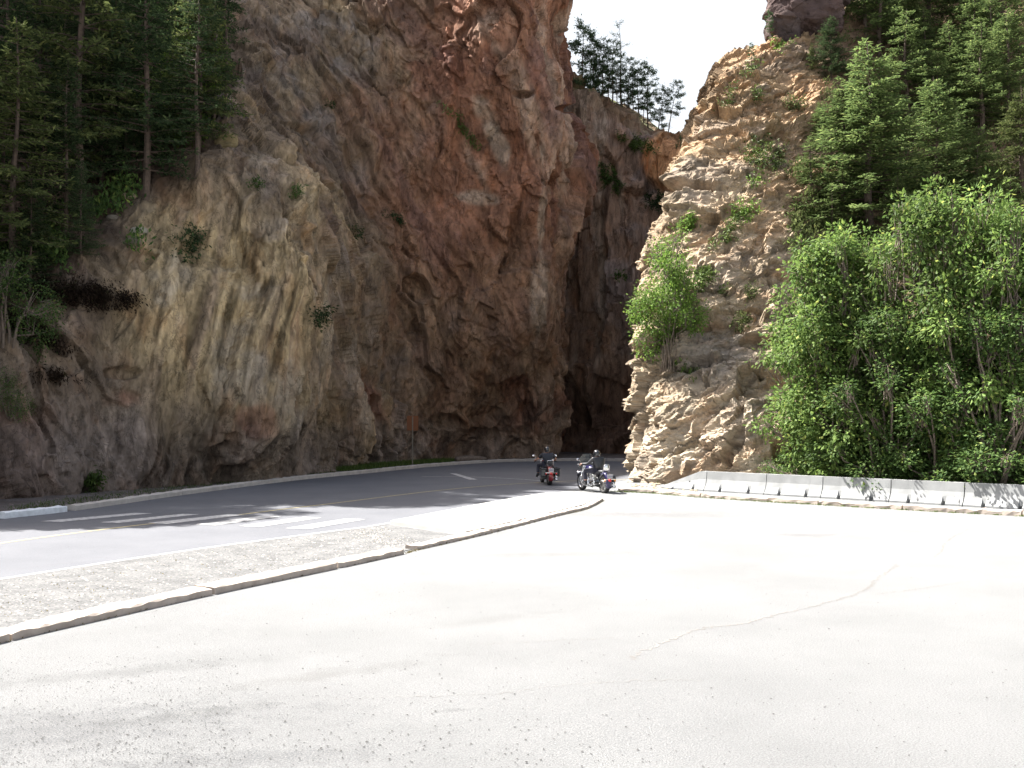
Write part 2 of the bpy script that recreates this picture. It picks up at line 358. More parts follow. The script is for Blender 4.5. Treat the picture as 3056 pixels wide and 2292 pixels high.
def disp_left(P, sh):
    px, py = proj(P); P = turn(P)
    S = P.copy(); S[:, 0] -= P[:, 2] * .22                      # strata lean to the right going up
    rib = np.stack([S[:, 0] * .55, S[:, 1] * .3, S[:, 2] * .06], 1)
    rib2 = np.stack([S[:, 0] * 1.9, S[:, 1] * 1.0, S[:, 2] * .12], 1)
    rib3 = np.stack([S[:, 0] * 5.5, S[:, 1] * 3.0, S[:, 2] * .25], 1)
    zone = sstep(260, 420, px) * (1 - sstep(930, 1010, px)) * sstep(430, 620, py)   # clean bedded slab
    zl = 1 - sstep(0, 420, px)
    W = P + np.stack([fbm(P * .5, 2, 71), fbm(P * .5, 2, 73), fbm(P * .5, 2, 75)], 1) * .45
    def along(a):                                                # across / depth / along the jointing, tilted by a
        return np.stack([W[:, 0] * math.cos(a) + W[:, 2] * math.sin(a), W[:, 1], W[:, 0] * math.sin(a) - W[:, 2] * math.cos(a)], 1)
    A = along(.42); B = along(-.24); redz = sstep(1150, 1450, px)
    C_ = along(.08)
    d = fbm(P * .12, 3, 3) * .8
    f1, e1, _ = facet(A * np.array([.42, .35, .12]), 41, 1.5); g1, _, _ = facet(B * np.array([.40, .4, .07]), 43, 1.4); h1_, _, _ = facet(C_ * np.array([.4, .35, .14]), 45, 1.5)
    d += f1 * .50 * (1 - zone) * (1 - redz) + g1 * .27 * zone + h1_ * .62 * redz * (1 - zone)
    f2, e2, _ = facet(A * np.array([1.2, 1., .38]), 51, 1.3); g2, _, _ = facet(B * np.array([1.5, 1.2, .16]), 53, 1.3)
    d += f2 * .25 * (1 - zone) + g2 * .20 * zone
    f3, e3, _ = facet(A * np.array([3.2, 2.6, 1.3]), 57, 1.2); g3, _, _ = facet(B * np.array([4.2, 3, .5]), 59, 1.2)
    d += f3 * .12 * (1 - zone) + g3 * .09 * zone
    d += fbm(rib, 2, 11, ridged=True) * .22 + fbm(rib2, 2, 23, ridged=True) * .07 * (.3 + 1.6 * zone) + fbm(rib3, 2, 29) * .05 * zone
    d += fbm(A * np.array([2.4, 2, 1.]), 4, 61, .6) * .06
    # hollows at the foot of the rock
    def hole(cx, cy, rx, ry, dep):
        nonlocal d
        q = ((px - cx + (py - cy) * -.25) / rx) ** 2 + ((py - cy) / ry) ** 2 + .25 * vnoise(P * 1.5, 5)
        d -= dep * (1 - sstep(.6, 1.1, q))
    q = ((px - 665 + (py - 1400) * -.35) / 60) ** 2 + ((py - 1425) / 95) ** 2 + .9 * fbm(P * 1.1, 3, 5); d -= 1.0 * (1 - sstep(.5, 1.2, q)); hole(1115, 1375, 16, 60, .9); hole(1150, 1350, 11, 45, .8); hole(1093, 1330, 12, 40, 1.0); hole(370, 1110, 60, 20, .5)
    for cx, cy, rx, ry in ((1560, 275, 45, 12), (1700, 322, 34, 14), (1470, 1310, 30, 30), (560, 330, 90, 60), (1340, 1270, 50, 25), (1250, 860, 40, 50)):
        hole(cx, cy, rx, ry, .8)
    # forested slope is smoother
    sl_ = sstep(-1, 0, -((px - 0) * -.62 + py - (330 + 620) ) / 120.) * (1 - sstep(640, 700, px))
    return d * (1 - .3 * sl_)
def col_left(P, Q, D):
    px, py = proj(P); P = turn(P)
    wx = px + 90 * fbm(P * .25, 3, 81); wy = py + 90 * fbm(P * .25, 3, 91)
    n = fbm(P * .5, 4, 101)
    st = fbm(np.stack([(P[:, 0] - P[:, 2] * .22) * 1.3, P[:, 1] * .5, P[:, 2] * .06], 1), 3, 111)
    st2 = fbm(np.stack([(P[:, 0] + P[:, 2] * .2) * .5, P[:, 1] * .3, P[:, 2] * .12], 1), 4, 121)
    dg = fbm(np.stack([(P[:, 0] * .9 + P[:, 2] * .43) * .7, P[:, 1] * .4, (P[:, 0] * .43 - P[:, 2] * .9) * .16], 1), 4, 131)
    c = np.tile(np.array([.285, .215, .15]), (len(P), 1))
    c = mixc(c, (.215, .19, .175), sstep(-.05, .7, n) * .75)                                     # grey purple
    c = mixc(c, (.40, .30, .18), sstep(.0, .8, st2) * .7)
    c = mixc(c, (.20, .15, .12), sstep(.1, .7, dg) * .7)
    red = sstep(980, 1380, wx) * (1 - sstep(500, 1200, wy)); c = mixc(c, (.35, .165, .10), red * .85)
    c = mixc(c, (.33, .17, .11), (sstep(950, 1300, wx) * sstep(-.1, .6, -n) * .55))
    c = mixc(c, (.34, .21, .13), sstep(1050, 1500, wx) * .6 * (1 - red))
    c = mixc(c, (.50, .37, .28), red * sstep(.3, .9, st2) * .8)
    c = mixc(c, (.22, .13, .11), red * sstep(.2, .8, dg) * .7)
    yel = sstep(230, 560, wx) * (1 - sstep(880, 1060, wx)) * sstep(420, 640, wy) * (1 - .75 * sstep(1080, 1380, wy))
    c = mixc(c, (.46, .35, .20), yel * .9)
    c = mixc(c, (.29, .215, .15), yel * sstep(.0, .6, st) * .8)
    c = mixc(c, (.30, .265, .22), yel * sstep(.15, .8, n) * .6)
    lowl = (1 - sstep(350, 560, wx)) * sstep(950, 1100, wy); c = mixc(c, (.29, .225, .175), lowl * .7)
    mar = (1 - sstep(80, 300, wx)) * sstep(1120, 1300, wy); c = mixc(c, (.29, .16, .115), mar * .6)
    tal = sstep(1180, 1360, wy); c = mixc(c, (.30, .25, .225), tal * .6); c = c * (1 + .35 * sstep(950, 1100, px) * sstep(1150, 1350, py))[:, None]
    for cx, cy, rx, ry in ((760, 1230, 70, 60), (370, 1200, 60, 30), (1590, 1230, 60, 90), (1130, 1220, 30, 50), (1330, 250, 90, 60)):
        q = ((px - cx) / rx) ** 2 + ((py - cy) / ry) ** 2 + 1.6 * n; c = mixc(c, (.30, .13, .09), (1 - sstep(.2, 1.6, q)) * .45)
    for cx, cy, rx, ry, ang in ((1480, 440, 22, 100, .35), (1440, 330, 30, 60, .3), (1620, 700, 14, 300, -.05), (1600, 900, 22, 130, 0), (780, 480, 60, 25, 0), (820, 650, 70, 30, 0), (1060, 1160, 30, 120, .1), (1420, 590, 70, 24, -.4)):
        xx = (px - cx) - (py - cy) * ang
        q = (xx / rx) ** 2 + ((py - cy) / ry) ** 2 + .9 * n; c = mixc(c, (.55, .45, .35), (1 - sstep(.2, 1.4, q)) * .65)
    bs = np.stack([(P[:, 0] - P[:, 2] * .25) * 4.5, P[:, 1] * 1.5, P[:, 2] * .16], 1); s3 = fbm(bs, 3, 141, .6)
    ds = np.stack([(P[:, 0] * .91 + P[:, 2] * .41) * 3.2, P[:, 1] * 1.5, (P[:, 0] * .41 - P[:, 2] * .91) * .3], 1); s4 = fbm(ds, 3, 151, .6)
    c = c * (1 - .5 * (yel * sstep(.15, .75, s3))[:, None]) * (1 + .35 * (yel * sstep(.1, .7, -s3))[:, None])
    c = c * (1 - .30 * ((1 - yel) * sstep(.15, .75, s4))[:, None]) * (1 + .22 * ((1 - yel) * sstep(.1, .7, -s4))[:, None])
    soil = (1 - sstep(600, 700, wx)) * (1 - sstep(-60, 60, wy - (980 - .95 * wx))); c = mixc(c, (.085, .06, .045), soil * .9)
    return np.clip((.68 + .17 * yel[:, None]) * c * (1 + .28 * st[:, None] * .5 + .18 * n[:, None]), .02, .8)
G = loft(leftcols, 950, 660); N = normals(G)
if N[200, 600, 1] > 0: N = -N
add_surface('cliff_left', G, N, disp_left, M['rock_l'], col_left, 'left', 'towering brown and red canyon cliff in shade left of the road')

farcols = []
for px, top, ty, b in ((1500, 200, 78, 80), (1640, 250, 77, 78), (1740, 300, 76, 77), (1800, 322, 76, 76), (1860, 352, 76, 74.5), (1920, 395, 76, 73.5), (1990, 436, 75, 73), (2045, 468, 74, 73), (2085, 515, 76, 75), (2250, 620, 84, 84), (2500, 760, 92, 92)):
    h = 1364 - top
    farcols.append([(px, 1362, b), (px, 1290, b + 1.6), (px, 1180, b + 1), (px, 950, b - .3), (px, 700, b - .6 + (px > 1900) * .6), (px, top + h * .16, ty - 1.2), (px, top + 12, ty - .2), (px + 8, top, ty + 1.2), (px + 40, top - 14, ty + 9), (px + 80, top + 40, ty + 30)])
def disp_far(P, sh):
    px, py = proj(P)
    rib = np.stack([P[:, 0] * .5, P[:, 1] * .3, P[:, 2] * .08], 1)
    d = fbm(P * .15, 4, 203) * .7 + fbm(rib, 4, 211, ridged=True) * .5
    f1, e1, _ = facet(P * np.array([.35, .35, .22]), 241, 1.1); d += f1 * .8
    f2, e2, _ = facet(P * np.array([1., 1., .7]), 251, 1.); d += f2 * .25
    q = ((px - 1990) / 110) ** 2 + ((py - 480) / 85) ** 2
    d += .7 * (1 - sstep(.6, 1.1, q))
    top = sstep(0, 1, (P[:, 1] - 77.5))
    return d * (1 - .8 * top)
def col_far(P, Q, D):
    px, py = proj(P); n = fbm(P * .4, 4, 301); st2 = fbm(np.stack([P[:, 0] * .8, P[:, 1] * .3, P[:, 2] * .08], 1), 4, 321)
    c = np.tile(np.array([.24, .165, .12]), (len(P), 1)); c = mixc(c, (.19, .16, .15), sstep(0, .8, n) * .8)
    c = mixc(c, (.36, .3, .24), sstep(.35, .9, st2) * .5)
    q = ((px - 2010) / 110) ** 2 + ((py - 490) / 90) ** 2 + .4 * n; c = mixc(c, (.42, .22, .1), (1 - sstep(.6, 1.3, q)) * .8)
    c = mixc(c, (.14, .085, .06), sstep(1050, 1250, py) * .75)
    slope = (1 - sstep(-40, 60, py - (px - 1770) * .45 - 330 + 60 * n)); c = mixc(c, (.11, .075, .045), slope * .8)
    c = mixc(c, (.1, .13, .04), (1 - sstep(-40, 20, py - (px - 1770) * .47 - 330)) * sstep(.0, .6, n) * .7)
    return np.clip(1.5 * c * (1 + .2 * n[:, None]), .02, .8)
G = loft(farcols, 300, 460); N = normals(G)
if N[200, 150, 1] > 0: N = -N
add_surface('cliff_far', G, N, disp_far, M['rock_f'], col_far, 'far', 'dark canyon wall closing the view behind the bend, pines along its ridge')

rightcols = [
 [(2500,1395,62),(2500,1300,62),(2500,1120,62),(2500,920,62),(2500,740,63),(2560,480,64),(2580,330,66),(2600,220,68),(2620,120,70),(2640,60,78)],
 [(1995,1405,53),(1990,1330,53),(1996,1120,53),(2005,920,53.5),(2010,740,55),(2080,480,58),(2140,330,60),(2195,212,62),(2330,128,63),(2420,60,66)],
 [(1950,1418,48),(1945,1330,48.2),(1948,1120,48.5),(1958,920,49.5),(1965,740,51),(2055,480,54),(2120,330,56),(2172,212,58),(2306,128,59.5),(2400,60,62)],
 [(1922,1432,44.5),(1915,1330,45),(1920,1120,45.5),(1932,920,46.5),(1962,740,48),(2045,480,51),(2112,330,53),(2166,215,55),(2300,130,57),(2390,70,60)],
 [(1978,1442,42),(1975,1330,42.6),(1985,1120,43.6),(2005,920,45),(2030,740,46.8),(2100,500,50),(2160,350,52),(2215,240,54),(2330,130,57),(2430,50,60)],
 [(2070,1440,41),(2070,1330,41.5),(2085,1120,42.8),(2110,920,44.4),(2140,740,46.4),(2190,540,49),(2240,380,51.5),(2290,260,54),(2390,110,57.5),(2480,0,61)],
 [(2230,1445,39.5),(2230,1330,40.2),(2240,1120,41.8),(2250,920,43.8),(2270,740,46),(2300,560,48.7),(2340,400,51.5),(2390,260,54.5),(2480,60,59),(2540,-100,64)],
 [(2400,1460,38.5),(2400,1330,39.6),(2400,1120,41.5),(2400,920,44),(2410,740,46.6),(2430,560,49.8),(2460,400,52.5),(2510,230,56),(2580,0,61),(2620,-200,66)],
 [(2700,1480,36.5),(2700,1330,38),(2700,1120,40.8),(2700,920,44),(2700,740,47),(2710,560,51),(2720,400,54.5),(2740,200,59),(2760,-60,65),(2780,-300,71)],
 [(3056,1503,34.5),(3056,1330,36.5),(3056,1120,39.8),(3056,920,43.5),(3056,740,47),(3056,560,51),(3056,400,55),(3056,200,60),(3056,-100,67),(3056,-350,73)],
 [(3500,1530,32),(3500,1330,34.5),(3500,1120,38.5),(3500,920,42.5),(3500,740,46.5),(3500,560,51),(3500,400,55),(3500,200,60),(3500,-100,67),(3500,-350,73)],
 [(4600,1600,28),(4600,1330,31.5),(4600,1120,36),(4600,920,41),(4600,740,46),(4600,560,51),(4600,400,55),(4600,200,60),(4600,-100,67),(4600,-350,73)],
]
def disp_right(P, sh):
    px, py = proj(P)
    th = .50; ct, st_ = math.cos(th), math.sin(th)
    W = P + np.stack([fbm(P * .9, 2, 371), fbm(P * .9, 2, 373), fbm(P * .9, 2, 375)], 1) * .3
    A = np.stack([W[:, 0] * ct + W[:, 2] * st_, W[:, 1], -W[:, 0] * st_ + W[:, 2] * ct], 1)   # beds rise to the right
    d = fbm(P * .16, 4, 403) * .4
    f1, e1, _ = facet(A * np.array([.26, .4, .6]), 441, 1.3); d += f1 * .42
    f2, e2, _ = facet(A * np.array([.7, .9, 1.5]), 451, 1.4); d += f2 * .19
    f3, e3, _ = facet(A * np.array([1.9, 2.4, 4.2]), 461, 1.4); d += f3 * .11
    L1 = np.stack([A[:, 0] * .35, A[:, 1] * .35, A[:, 2] * 2.6], 1); d += fbm(L1, 3, 481, ridged=True) * .04
    d += fbm(A * np.array([2.0, 2.5, 5]), 4, 491, .65) * .06
    def hole(cx, cy, rx, ry, dep, sk=0):
        nonlocal d
        q = ((px - cx + (py - cy) * sk) / rx) ** 2 + ((py - cy) / ry) ** 2 + .3 * vnoise(P * 1.3, 7)
        d -= dep * (1 - sstep(.5, 1.1, q))
    hole(2470, 1340, 150, 90, 1.8); hole(2190, 1340, 25, 60, .7, .5); hole(2010, 950, 80, 60, .5); hole(2130, 980, 90, 40, .5); hole(1895, 1270, 20, 60, .6)
    hole(2060, 580, 90, 14, .8, 0); hole(2080, 1090, 100, 22, .4)
    slope = sstep(2380, 2560, px)
    return d * (1 - .35 * slope)
def col_right(P, Q, D):
    px, py = proj(P); n = fbm(P * .45, 4, 501)
    A = np.stack([P[:, 0] * .878 + P[:, 2] * .479, P[:, 1], -P[:, 0] * .479 + P[:, 2] * .878], 1)
    st = fbm(np.stack([A[:, 0] * .3, A[:, 1] * .3, A[:, 2] * 1.6], 1), 4, 511)
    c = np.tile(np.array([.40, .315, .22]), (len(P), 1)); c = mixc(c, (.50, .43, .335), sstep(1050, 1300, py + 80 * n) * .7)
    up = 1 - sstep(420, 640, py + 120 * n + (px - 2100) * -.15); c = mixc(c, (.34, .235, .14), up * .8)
    c = mixc(c, (.22, .18, .145), sstep(.05, .7, n) * .65); f_ = fbm(np.stack([A[:, 0] * .8, A[:, 1] * .8, A[:, 2] * 3.5], 1), 4, 521, .6); c = c * (1 - .4 * sstep(.1, .7, f_))[:, None]
    c = mixc(c, (.3, .2, .12), sstep(.2, .9, st) * .5)
    g = np.exp(-((px - 2130) / 120) ** 2 - ((py - 1060) / 90) ** 2); c = mixc(c, (.27, .235, .2), np.clip(g * 1.3, 0, .85))
    ed = (1 - sstep(0, 45, px - 1875 - .1 * np.maximum(0, 900 - py))) * sstep(880, 960, py); c = mixc(c, (.36, .3, .22), ed * .5)
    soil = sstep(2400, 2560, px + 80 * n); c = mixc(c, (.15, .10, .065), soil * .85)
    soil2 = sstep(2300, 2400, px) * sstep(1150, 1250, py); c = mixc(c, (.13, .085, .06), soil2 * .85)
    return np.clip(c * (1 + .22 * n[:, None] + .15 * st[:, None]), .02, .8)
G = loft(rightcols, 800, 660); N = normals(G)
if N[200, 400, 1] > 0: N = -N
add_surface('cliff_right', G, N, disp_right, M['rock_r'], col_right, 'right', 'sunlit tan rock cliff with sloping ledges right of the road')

# ---------------------------------------------------------------- ground sheets
def groundmat(name, base, dark, s_big, speck, bump=.02, patch=None, ps=60.):
    m, t, b = newmat(name); L = t.links.new
    geo = nd(t, 'NewGeometry')
    n1 = nd(t, 'TexNoise'); n1.inputs['Scale'].default_value = s_big; n1.inputs['Detail'].default_value = 8; n1.inputs['Roughness'].default_value = .6; L(geo.outputs['Position'], n1.inputs['Vector'])
    r1 = nd(t, 'ValToRGB'); r1.color_ramp.elements[0].position = .36; r1.color_ramp.elements[1].position = .6
    r1.color_ramp.elements[0].color = (*dark, 1); r1.color_ramp.elements[1].color = (*base, 1); L(n1.outputs[0], r1.inputs[0])
    n2 = nd(t, 'TexNoise'); n2.inputs['Scale'].default_value = ps; n2.inputs['Detail'].default_value = 4; n2.inputs['Roughness'].default_value = .8; L(geo.outputs['Position'], n2.inputs['Vector'])
    r2 = nd(t, 'MapRange'); r2.inputs['From Min'].default_value = .3; r2.inputs['From Max'].default_value = .62; r2.inputs['To Min'].default_value = 1 - speck; r2.inputs['To Max'].default_value = 1 + speck * .35; L(n2.outputs[0], r2.inputs['Value'])
    mul = nd(t, 'VectorMath', operation='SCALE'); L(r1.outputs[0], mul.inputs[0]); L(r2.outputs[0], mul.inputs['Scale'])
    last = mul.outputs[0]
    n4 = nd(t, 'TexNoise'); n4.inputs['Scale'].default_value = 3.2; n4.inputs['Detail'].default_value = 9; n4.inputs['Roughness'].default_value = .7; L(geo.outputs['Position'], n4.inputs['Vector'])
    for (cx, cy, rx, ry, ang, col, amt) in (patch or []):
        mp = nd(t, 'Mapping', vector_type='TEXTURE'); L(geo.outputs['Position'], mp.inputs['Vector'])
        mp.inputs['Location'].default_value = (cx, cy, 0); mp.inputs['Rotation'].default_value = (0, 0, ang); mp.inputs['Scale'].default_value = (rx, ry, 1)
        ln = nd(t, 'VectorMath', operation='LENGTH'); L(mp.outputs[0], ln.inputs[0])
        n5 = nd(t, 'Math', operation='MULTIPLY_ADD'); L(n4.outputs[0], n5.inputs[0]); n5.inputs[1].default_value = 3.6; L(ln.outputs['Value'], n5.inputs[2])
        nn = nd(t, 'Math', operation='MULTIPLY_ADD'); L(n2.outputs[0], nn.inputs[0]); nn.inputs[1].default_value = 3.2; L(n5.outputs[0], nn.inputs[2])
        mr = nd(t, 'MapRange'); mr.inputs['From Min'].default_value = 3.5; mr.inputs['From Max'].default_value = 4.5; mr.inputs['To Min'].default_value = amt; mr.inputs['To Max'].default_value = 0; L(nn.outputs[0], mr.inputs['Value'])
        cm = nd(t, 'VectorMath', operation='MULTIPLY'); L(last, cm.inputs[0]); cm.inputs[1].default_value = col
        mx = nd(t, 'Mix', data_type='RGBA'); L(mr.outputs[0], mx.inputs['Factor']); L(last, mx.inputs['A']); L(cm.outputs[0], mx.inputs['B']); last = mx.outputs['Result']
    L(last, b.inputs['Base Color']); b.inputs['Roughness'].default_value = .95; b.inputs['Specular IOR Level'].default_value = .2
    bp = nd(t, 'Bump'); bp.inputs['Distance'].default_value = bump; L(n2.outputs[0], bp.inputs['Height']); L(bp.outputs[0], b.inputs['Normal'])
    return m
def sheet(name, poly, z, mat, kind='structure', thick=0):
    me = bpy.data.meshes.new(name); bm = bmesh.new()
    vs = [bm.verts.new((p[0], p[1], z)) for p in poly]; f = bm.faces.new(vs)
    bm.normal_update()
    if f.normal.z < 0: f.normal_flip()
    if thick:
        r = bmesh.ops.extrude_face_region(bm, geom=[f]); 
        for v in [g for g in r['geom'] if isinstance(g, bmesh.types.BMVert)]: v.co.z += thick
        bmesh.ops.recalc_face_normals(bm, faces=bm.faces)
    bmesh.ops.triangulate(bm, faces=bm.faces)
    bm.to_mesh(me); bm.free(); me.materials.append(mat)
    o = bpy.data.objects.new(name, me); C.objects.link(o)
    if kind: o['kind'] = kind
    return o
def smooth_line(pts, n=12):
    P = [Vector(p) for p in pts]; out = []
    for i in range(len(P)-1):
        a, b, c, d = P[max(i-1, 0)], P[i], P[i+1], P[min(i+2, len(P)-1)]
        for k in range(n):
            t = k / n; out.append(.5*((2*b)+(c-a)*t+(2*a-5*b+4*c-d)*t*t+(3*b-a-3*c+d)*t**3))
    out.append(P[-1]); return out
def band(line, w0, w1):
    """polygon between two offsets of a line (left positive)"""
    A, B = [], []
    for i, p in enumerate(line):
        t = (line[min(i+1, len(line)-1)] - line[max(i-1, 0)]); t.z = 0; t.normalize(); nrm = Vector((-t.y, t.x, 0))
        A.append(p + nrm * w0); B.append(p + nrm * w1)
    return A, B
def strip(name, line, w0, w1, z, mat, kind='structure'):
    A, B = band(line, w0, w1); V = []; 
    for a, b in zip(A, B): V += [(a.x, a.y, z), (b.x, b.y, z)]
    n = len(A); Fc = [(2*i, 2*i+1, 2*i+3, 2*i+2) for i in range(n-1)]
    o = np_mesh(name, V, Fc, mat)
    if o.data.polygons[0].normal.z < 0: o.data.flip_normals()
    if kind: o['kind'] = kind
    return o
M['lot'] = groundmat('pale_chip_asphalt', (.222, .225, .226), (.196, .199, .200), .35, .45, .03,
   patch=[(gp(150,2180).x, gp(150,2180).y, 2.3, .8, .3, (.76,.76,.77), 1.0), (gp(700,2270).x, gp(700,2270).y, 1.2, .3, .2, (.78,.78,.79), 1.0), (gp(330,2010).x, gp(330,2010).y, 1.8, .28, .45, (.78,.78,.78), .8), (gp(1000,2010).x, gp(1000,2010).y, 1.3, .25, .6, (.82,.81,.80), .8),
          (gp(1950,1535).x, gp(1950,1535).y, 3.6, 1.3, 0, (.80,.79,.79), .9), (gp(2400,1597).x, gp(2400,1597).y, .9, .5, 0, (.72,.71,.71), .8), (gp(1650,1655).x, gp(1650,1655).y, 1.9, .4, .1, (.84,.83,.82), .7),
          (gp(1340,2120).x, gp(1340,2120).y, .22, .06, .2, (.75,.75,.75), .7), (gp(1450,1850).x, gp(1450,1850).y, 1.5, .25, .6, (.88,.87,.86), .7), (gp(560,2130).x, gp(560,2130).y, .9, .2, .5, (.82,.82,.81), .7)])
M['road'] = groundmat('worn_grey_asphalt', (.118, .121, .132), (.104, .107, .118), .5, .22, .008)
M['gravel'] = groundmat('pale_gravel', (.192, .192, .19), (.14, .14, .14), 1.6, .6, .05, ps=22)
M['verge'] = groundmat('shaded_gravel', (.17, .15, .14), (.12, .1, .09), 1.2, .5, .05, ps=16)
M['concrete'] = simple('worn_concrete', (.36, .34, .31), .9, var=.15, vs=3, bump=.6)
M['kerbmat'] = simple('worn_kerb_concrete', (.36, .305, .26), .9, var=.18, vs=5, bump=.8)
M['slab'] = simple('pale_concrete', (.40, .39, .37), .9, var=.08, vs=2)
M['white_paint'] = simple('worn_white_paint', (.34, .34, .34), .8, var=.45, vs=9)
M['yellow_paint'] = simple('worn_yellow_paint', (.27, .23, .12), .8, var=.35, vs=9)
M['white_kerb'] = simple('white_painted_kerb', (.62, .65, .68), .7, var=.15, vs=6, bump=.4)
M['old_paint'] = simple('almost_worn_off_paint', (.27, .27, .265), .9, var=.1, vs=9)
M['crack'] = simple('crack_filler', (.16, .15, .14), .95, var=.3, vs=20)

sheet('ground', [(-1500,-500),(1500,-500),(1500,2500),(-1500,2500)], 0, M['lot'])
kerbL = smooth_line([Vector(gp(*p)) for p in ((-900,1680),(-400,1598),(0,1548),(210,1524),(560,1474),(870,1434),(1090,1412),(1280,1393),(1470,1380),(1640,1376),(1800,1376),(1950,1379),(2200,1386))])
edgeR = smooth_line([Vector(gp(*p)) for p in ((-900,1900),(-300,1785),(0,1733),(570,1645),(1000,1587),(1150,1566),(1440,1510),(1600,1480),(1760,1452),(1880,1431),(2000,1418),(2200,1411))])
road_poly = [p for p in kerbL] + [p for p in reversed(edgeR)]
sheet('road', road_poly, .004, M['road'])
verge_poly = [p for p in kerbL] + [Vector(gp(*p)) for p in ((2300,1345),(1800,1345),(1300,1360),(900,1395),(400,1430),(-100,1470),(-600,1540),(-1000,1600))]
sheet('verge', verge_poly, .008, M['verge'])
fk = [gp(*p) for p in ((-900,2180),(-400,2010),(0,1908),(300,1840),(640,1765),(980,1695),(1180,1652),(1230,1640),(1450,1590),(1650,1540),(1740,1518),(1788,1494))]
fks = smooth_line([Vector(p) for p in fk])
med = [p for p in edgeR if p.y < gp(1150,1566).y + .1]
isl_i = 7
medpoly = med + [Vector(gp(1390,1602))] + [p for p in reversed(fks) if p.y < gp(1300,1624).y]
sheet('gravel_median', medpoly, .012, M['gravel'])
# concrete island slab beyond the gravel
island = [gp(1165,1566), gp(1440,1512), gp(1560,1490), gp(1640,1478), gp(1740,1480), gp(1785,1492), gp(1740,1515), gp(1650,1537), gp(1450,1586), gp(1390,1598)]
sheet('traffic_island', island, .0, M['slab'], thick=.10)
# markings
strip('edge_line', edgeR[:64], .05, .17, .009, M['white_paint'])
cl = smooth_line([Vector(gp(*p)) for p in ((-600,1720),(0,1622),(430,1566),(600,1551),(830,1522),(1000,1502),(1190,1478),(1330,1462),(1500,1447),(1700,1436),(1900,1430))])
strip('centre_line', cl, -.06, .06, .0085, M['yellow_paint'])
for i, q in enumerate((((851,1578),(1028,1550),(1092,1551),(921,1580)), ((713,1571),(905,1544),(960,1546),(775,1574)), ((584,1566),(786,1540),(840,1542),(642,1569)), ((440,1562),(680,1536),(728,1538),(500,1565)), ((300,1560),(545,1535),(595,1536),(355,1562)), ((120,1557),(400,1532),(455,1533),(180,1559)))):
    sheet('crosswalk_stripe', [gp(*p) for p in q], .013, M['white_paint'])
sheet('arrow_marking', [gp(*p) for p in ((1342,1413),(1362,1414),(1425,1432),(1400,1432))], .0125, M['white_paint'])
strip('lane_line', smooth_line([Vector(gp(*p)) for p in ((1260,1423),(1400,1424),(1540,1430),(1700,1440),(1880,1432))]), -.05, .05, .0125, M['white_paint'])
# faded ghost markings on the lot
for q in (((1812,1521),(1860,1519),(1858,1526),(1808,1527)), ((1890,1524),(2000,1527),(1996,1531),(1885,1528)), ((2220,1540),(2306,1543),(2302,1556),(2214,1552))):
    sheet('faded_marking', [gp(*p) for p in q], .004, M['old_paint'])
# pavement cracks
random.seed(5)
def crack(pts, w=.02):
    L_ = smooth_line([Vector(gp(*p)) for p in pts], 26)
    V = []; 
    for i, p in enumerate(L_):
        t = (L_[min(i+1, len(L_)-1)] - L_[max(i-1, 0)]); t.z = 0; t.normalize(); nn = Vector((-t.y, t.x, 0))
        off = random.uniform(-.05, .05); hw = w * random.uniform(.05, 1.0)
        q = p + nn * off; V += [(q.x - nn.x*hw, q.y - nn.y*hw, .004), (q.x + nn.x*hw, q.y + nn.y*hw, .004)]
    Fc = [(2*i, 2*i+2, 2*i+3, 2*i+1) for i in range(len(L_)-1)]
    o = np_mesh('pavement_crack', V, Fc, M['crack']); 
    if o.data.polygons[0].normal.z < 0: o.data.flip_normals()
    o['kind'] = 'structure'
crack(((1895,1970),(1905,1950),(2080,1880),(2210,1862),(2400,1815),(2520,1785),(2590,1755),(2620,1725),(2680,1685)), .022)
crack(((2790,1665),(2810,1640),(2830,1610),(2890,1580)), .02)
crack(((1000,2085),(1300,2078),(1520,2068),(1660,2048),(1900,2032),(2100,2030)), .006)
crack(((2600,1775),(2760,1755),(2850,1740),(2970,1730)), .012)
crack(((1400,1925),(1650,1912),(1850,1905)), .008)

# kerbs: rounded precast profile swept along a line
def kerb(name, line, hw, h, mat, seg=None, ragged=.012, seed=1, inward=1, label=None):
    rnd = random.Random(seed); V = []; prof = [(-hw, 0), (-hw*.99, h*.86), (-hw*.86, h), (0, h*1.01), (hw*.86, h), (hw*.99, h*.86), (hw, 0)]
    L2 = []
    for i in range(len(line)-1):
        m = max(1, int((line[i+1]-line[i]).length / .18))
        for k in range(m): L2.append(line[i].lerp(line[i+1], k/m))
    L2.append(line[-1]); m = len(prof)
    for i, p in enumerate(L2):
        t = (L2[min(i+1, len(L2)-1)] - L2[max(i-1, 0)]); t.z = 0; t.normalize(); nn = Vector((-t.y, t.x, 0))
        chip = rnd.random() < .08
        for j, (a, b) in enumerate(prof):
            r = rnd.uniform(-ragged, ragged) - (.035 if chip and j in (2, 3, 4) else 0)
            q = p + nn * (a + r * .6); V.append((q.x, q.y, max(0, b + (r if b > 0 else 0))))
    Fc = []
    for i in range(len(L2)-1):
        for j in range(m-1): Fc.append((i*m+j, (i+1)*m+j, (i+1)*m+j+1, i*m+j+1))
    me = bpy.data.meshes.new(name); n = len(L2)
    me.from_pydata(V, [], Fc + [tuple(range(m)), tuple((n-1)*m+j for j in range(m))])
    bm = bmesh.new(); bm.from_mesh(me); bmesh.ops.recalc_face_normals(bm, faces=bm.faces); bm.to_mesh(me); bm.free()
    me.materials.append(mat)
    o = bpy.data.objects.new(name, me); C.objects.link(o); o['kind'] = 'structure'
    if label: o['label'] = label
    return o
def sub(line, a, b): return [p for p in line if a <= p.y <= b]
def cut(line, pxy0, pxy1):
    a, b = gp(*pxy0).y, gp(*pxy1).y; return [p for p in line if a <= p.y <= b]
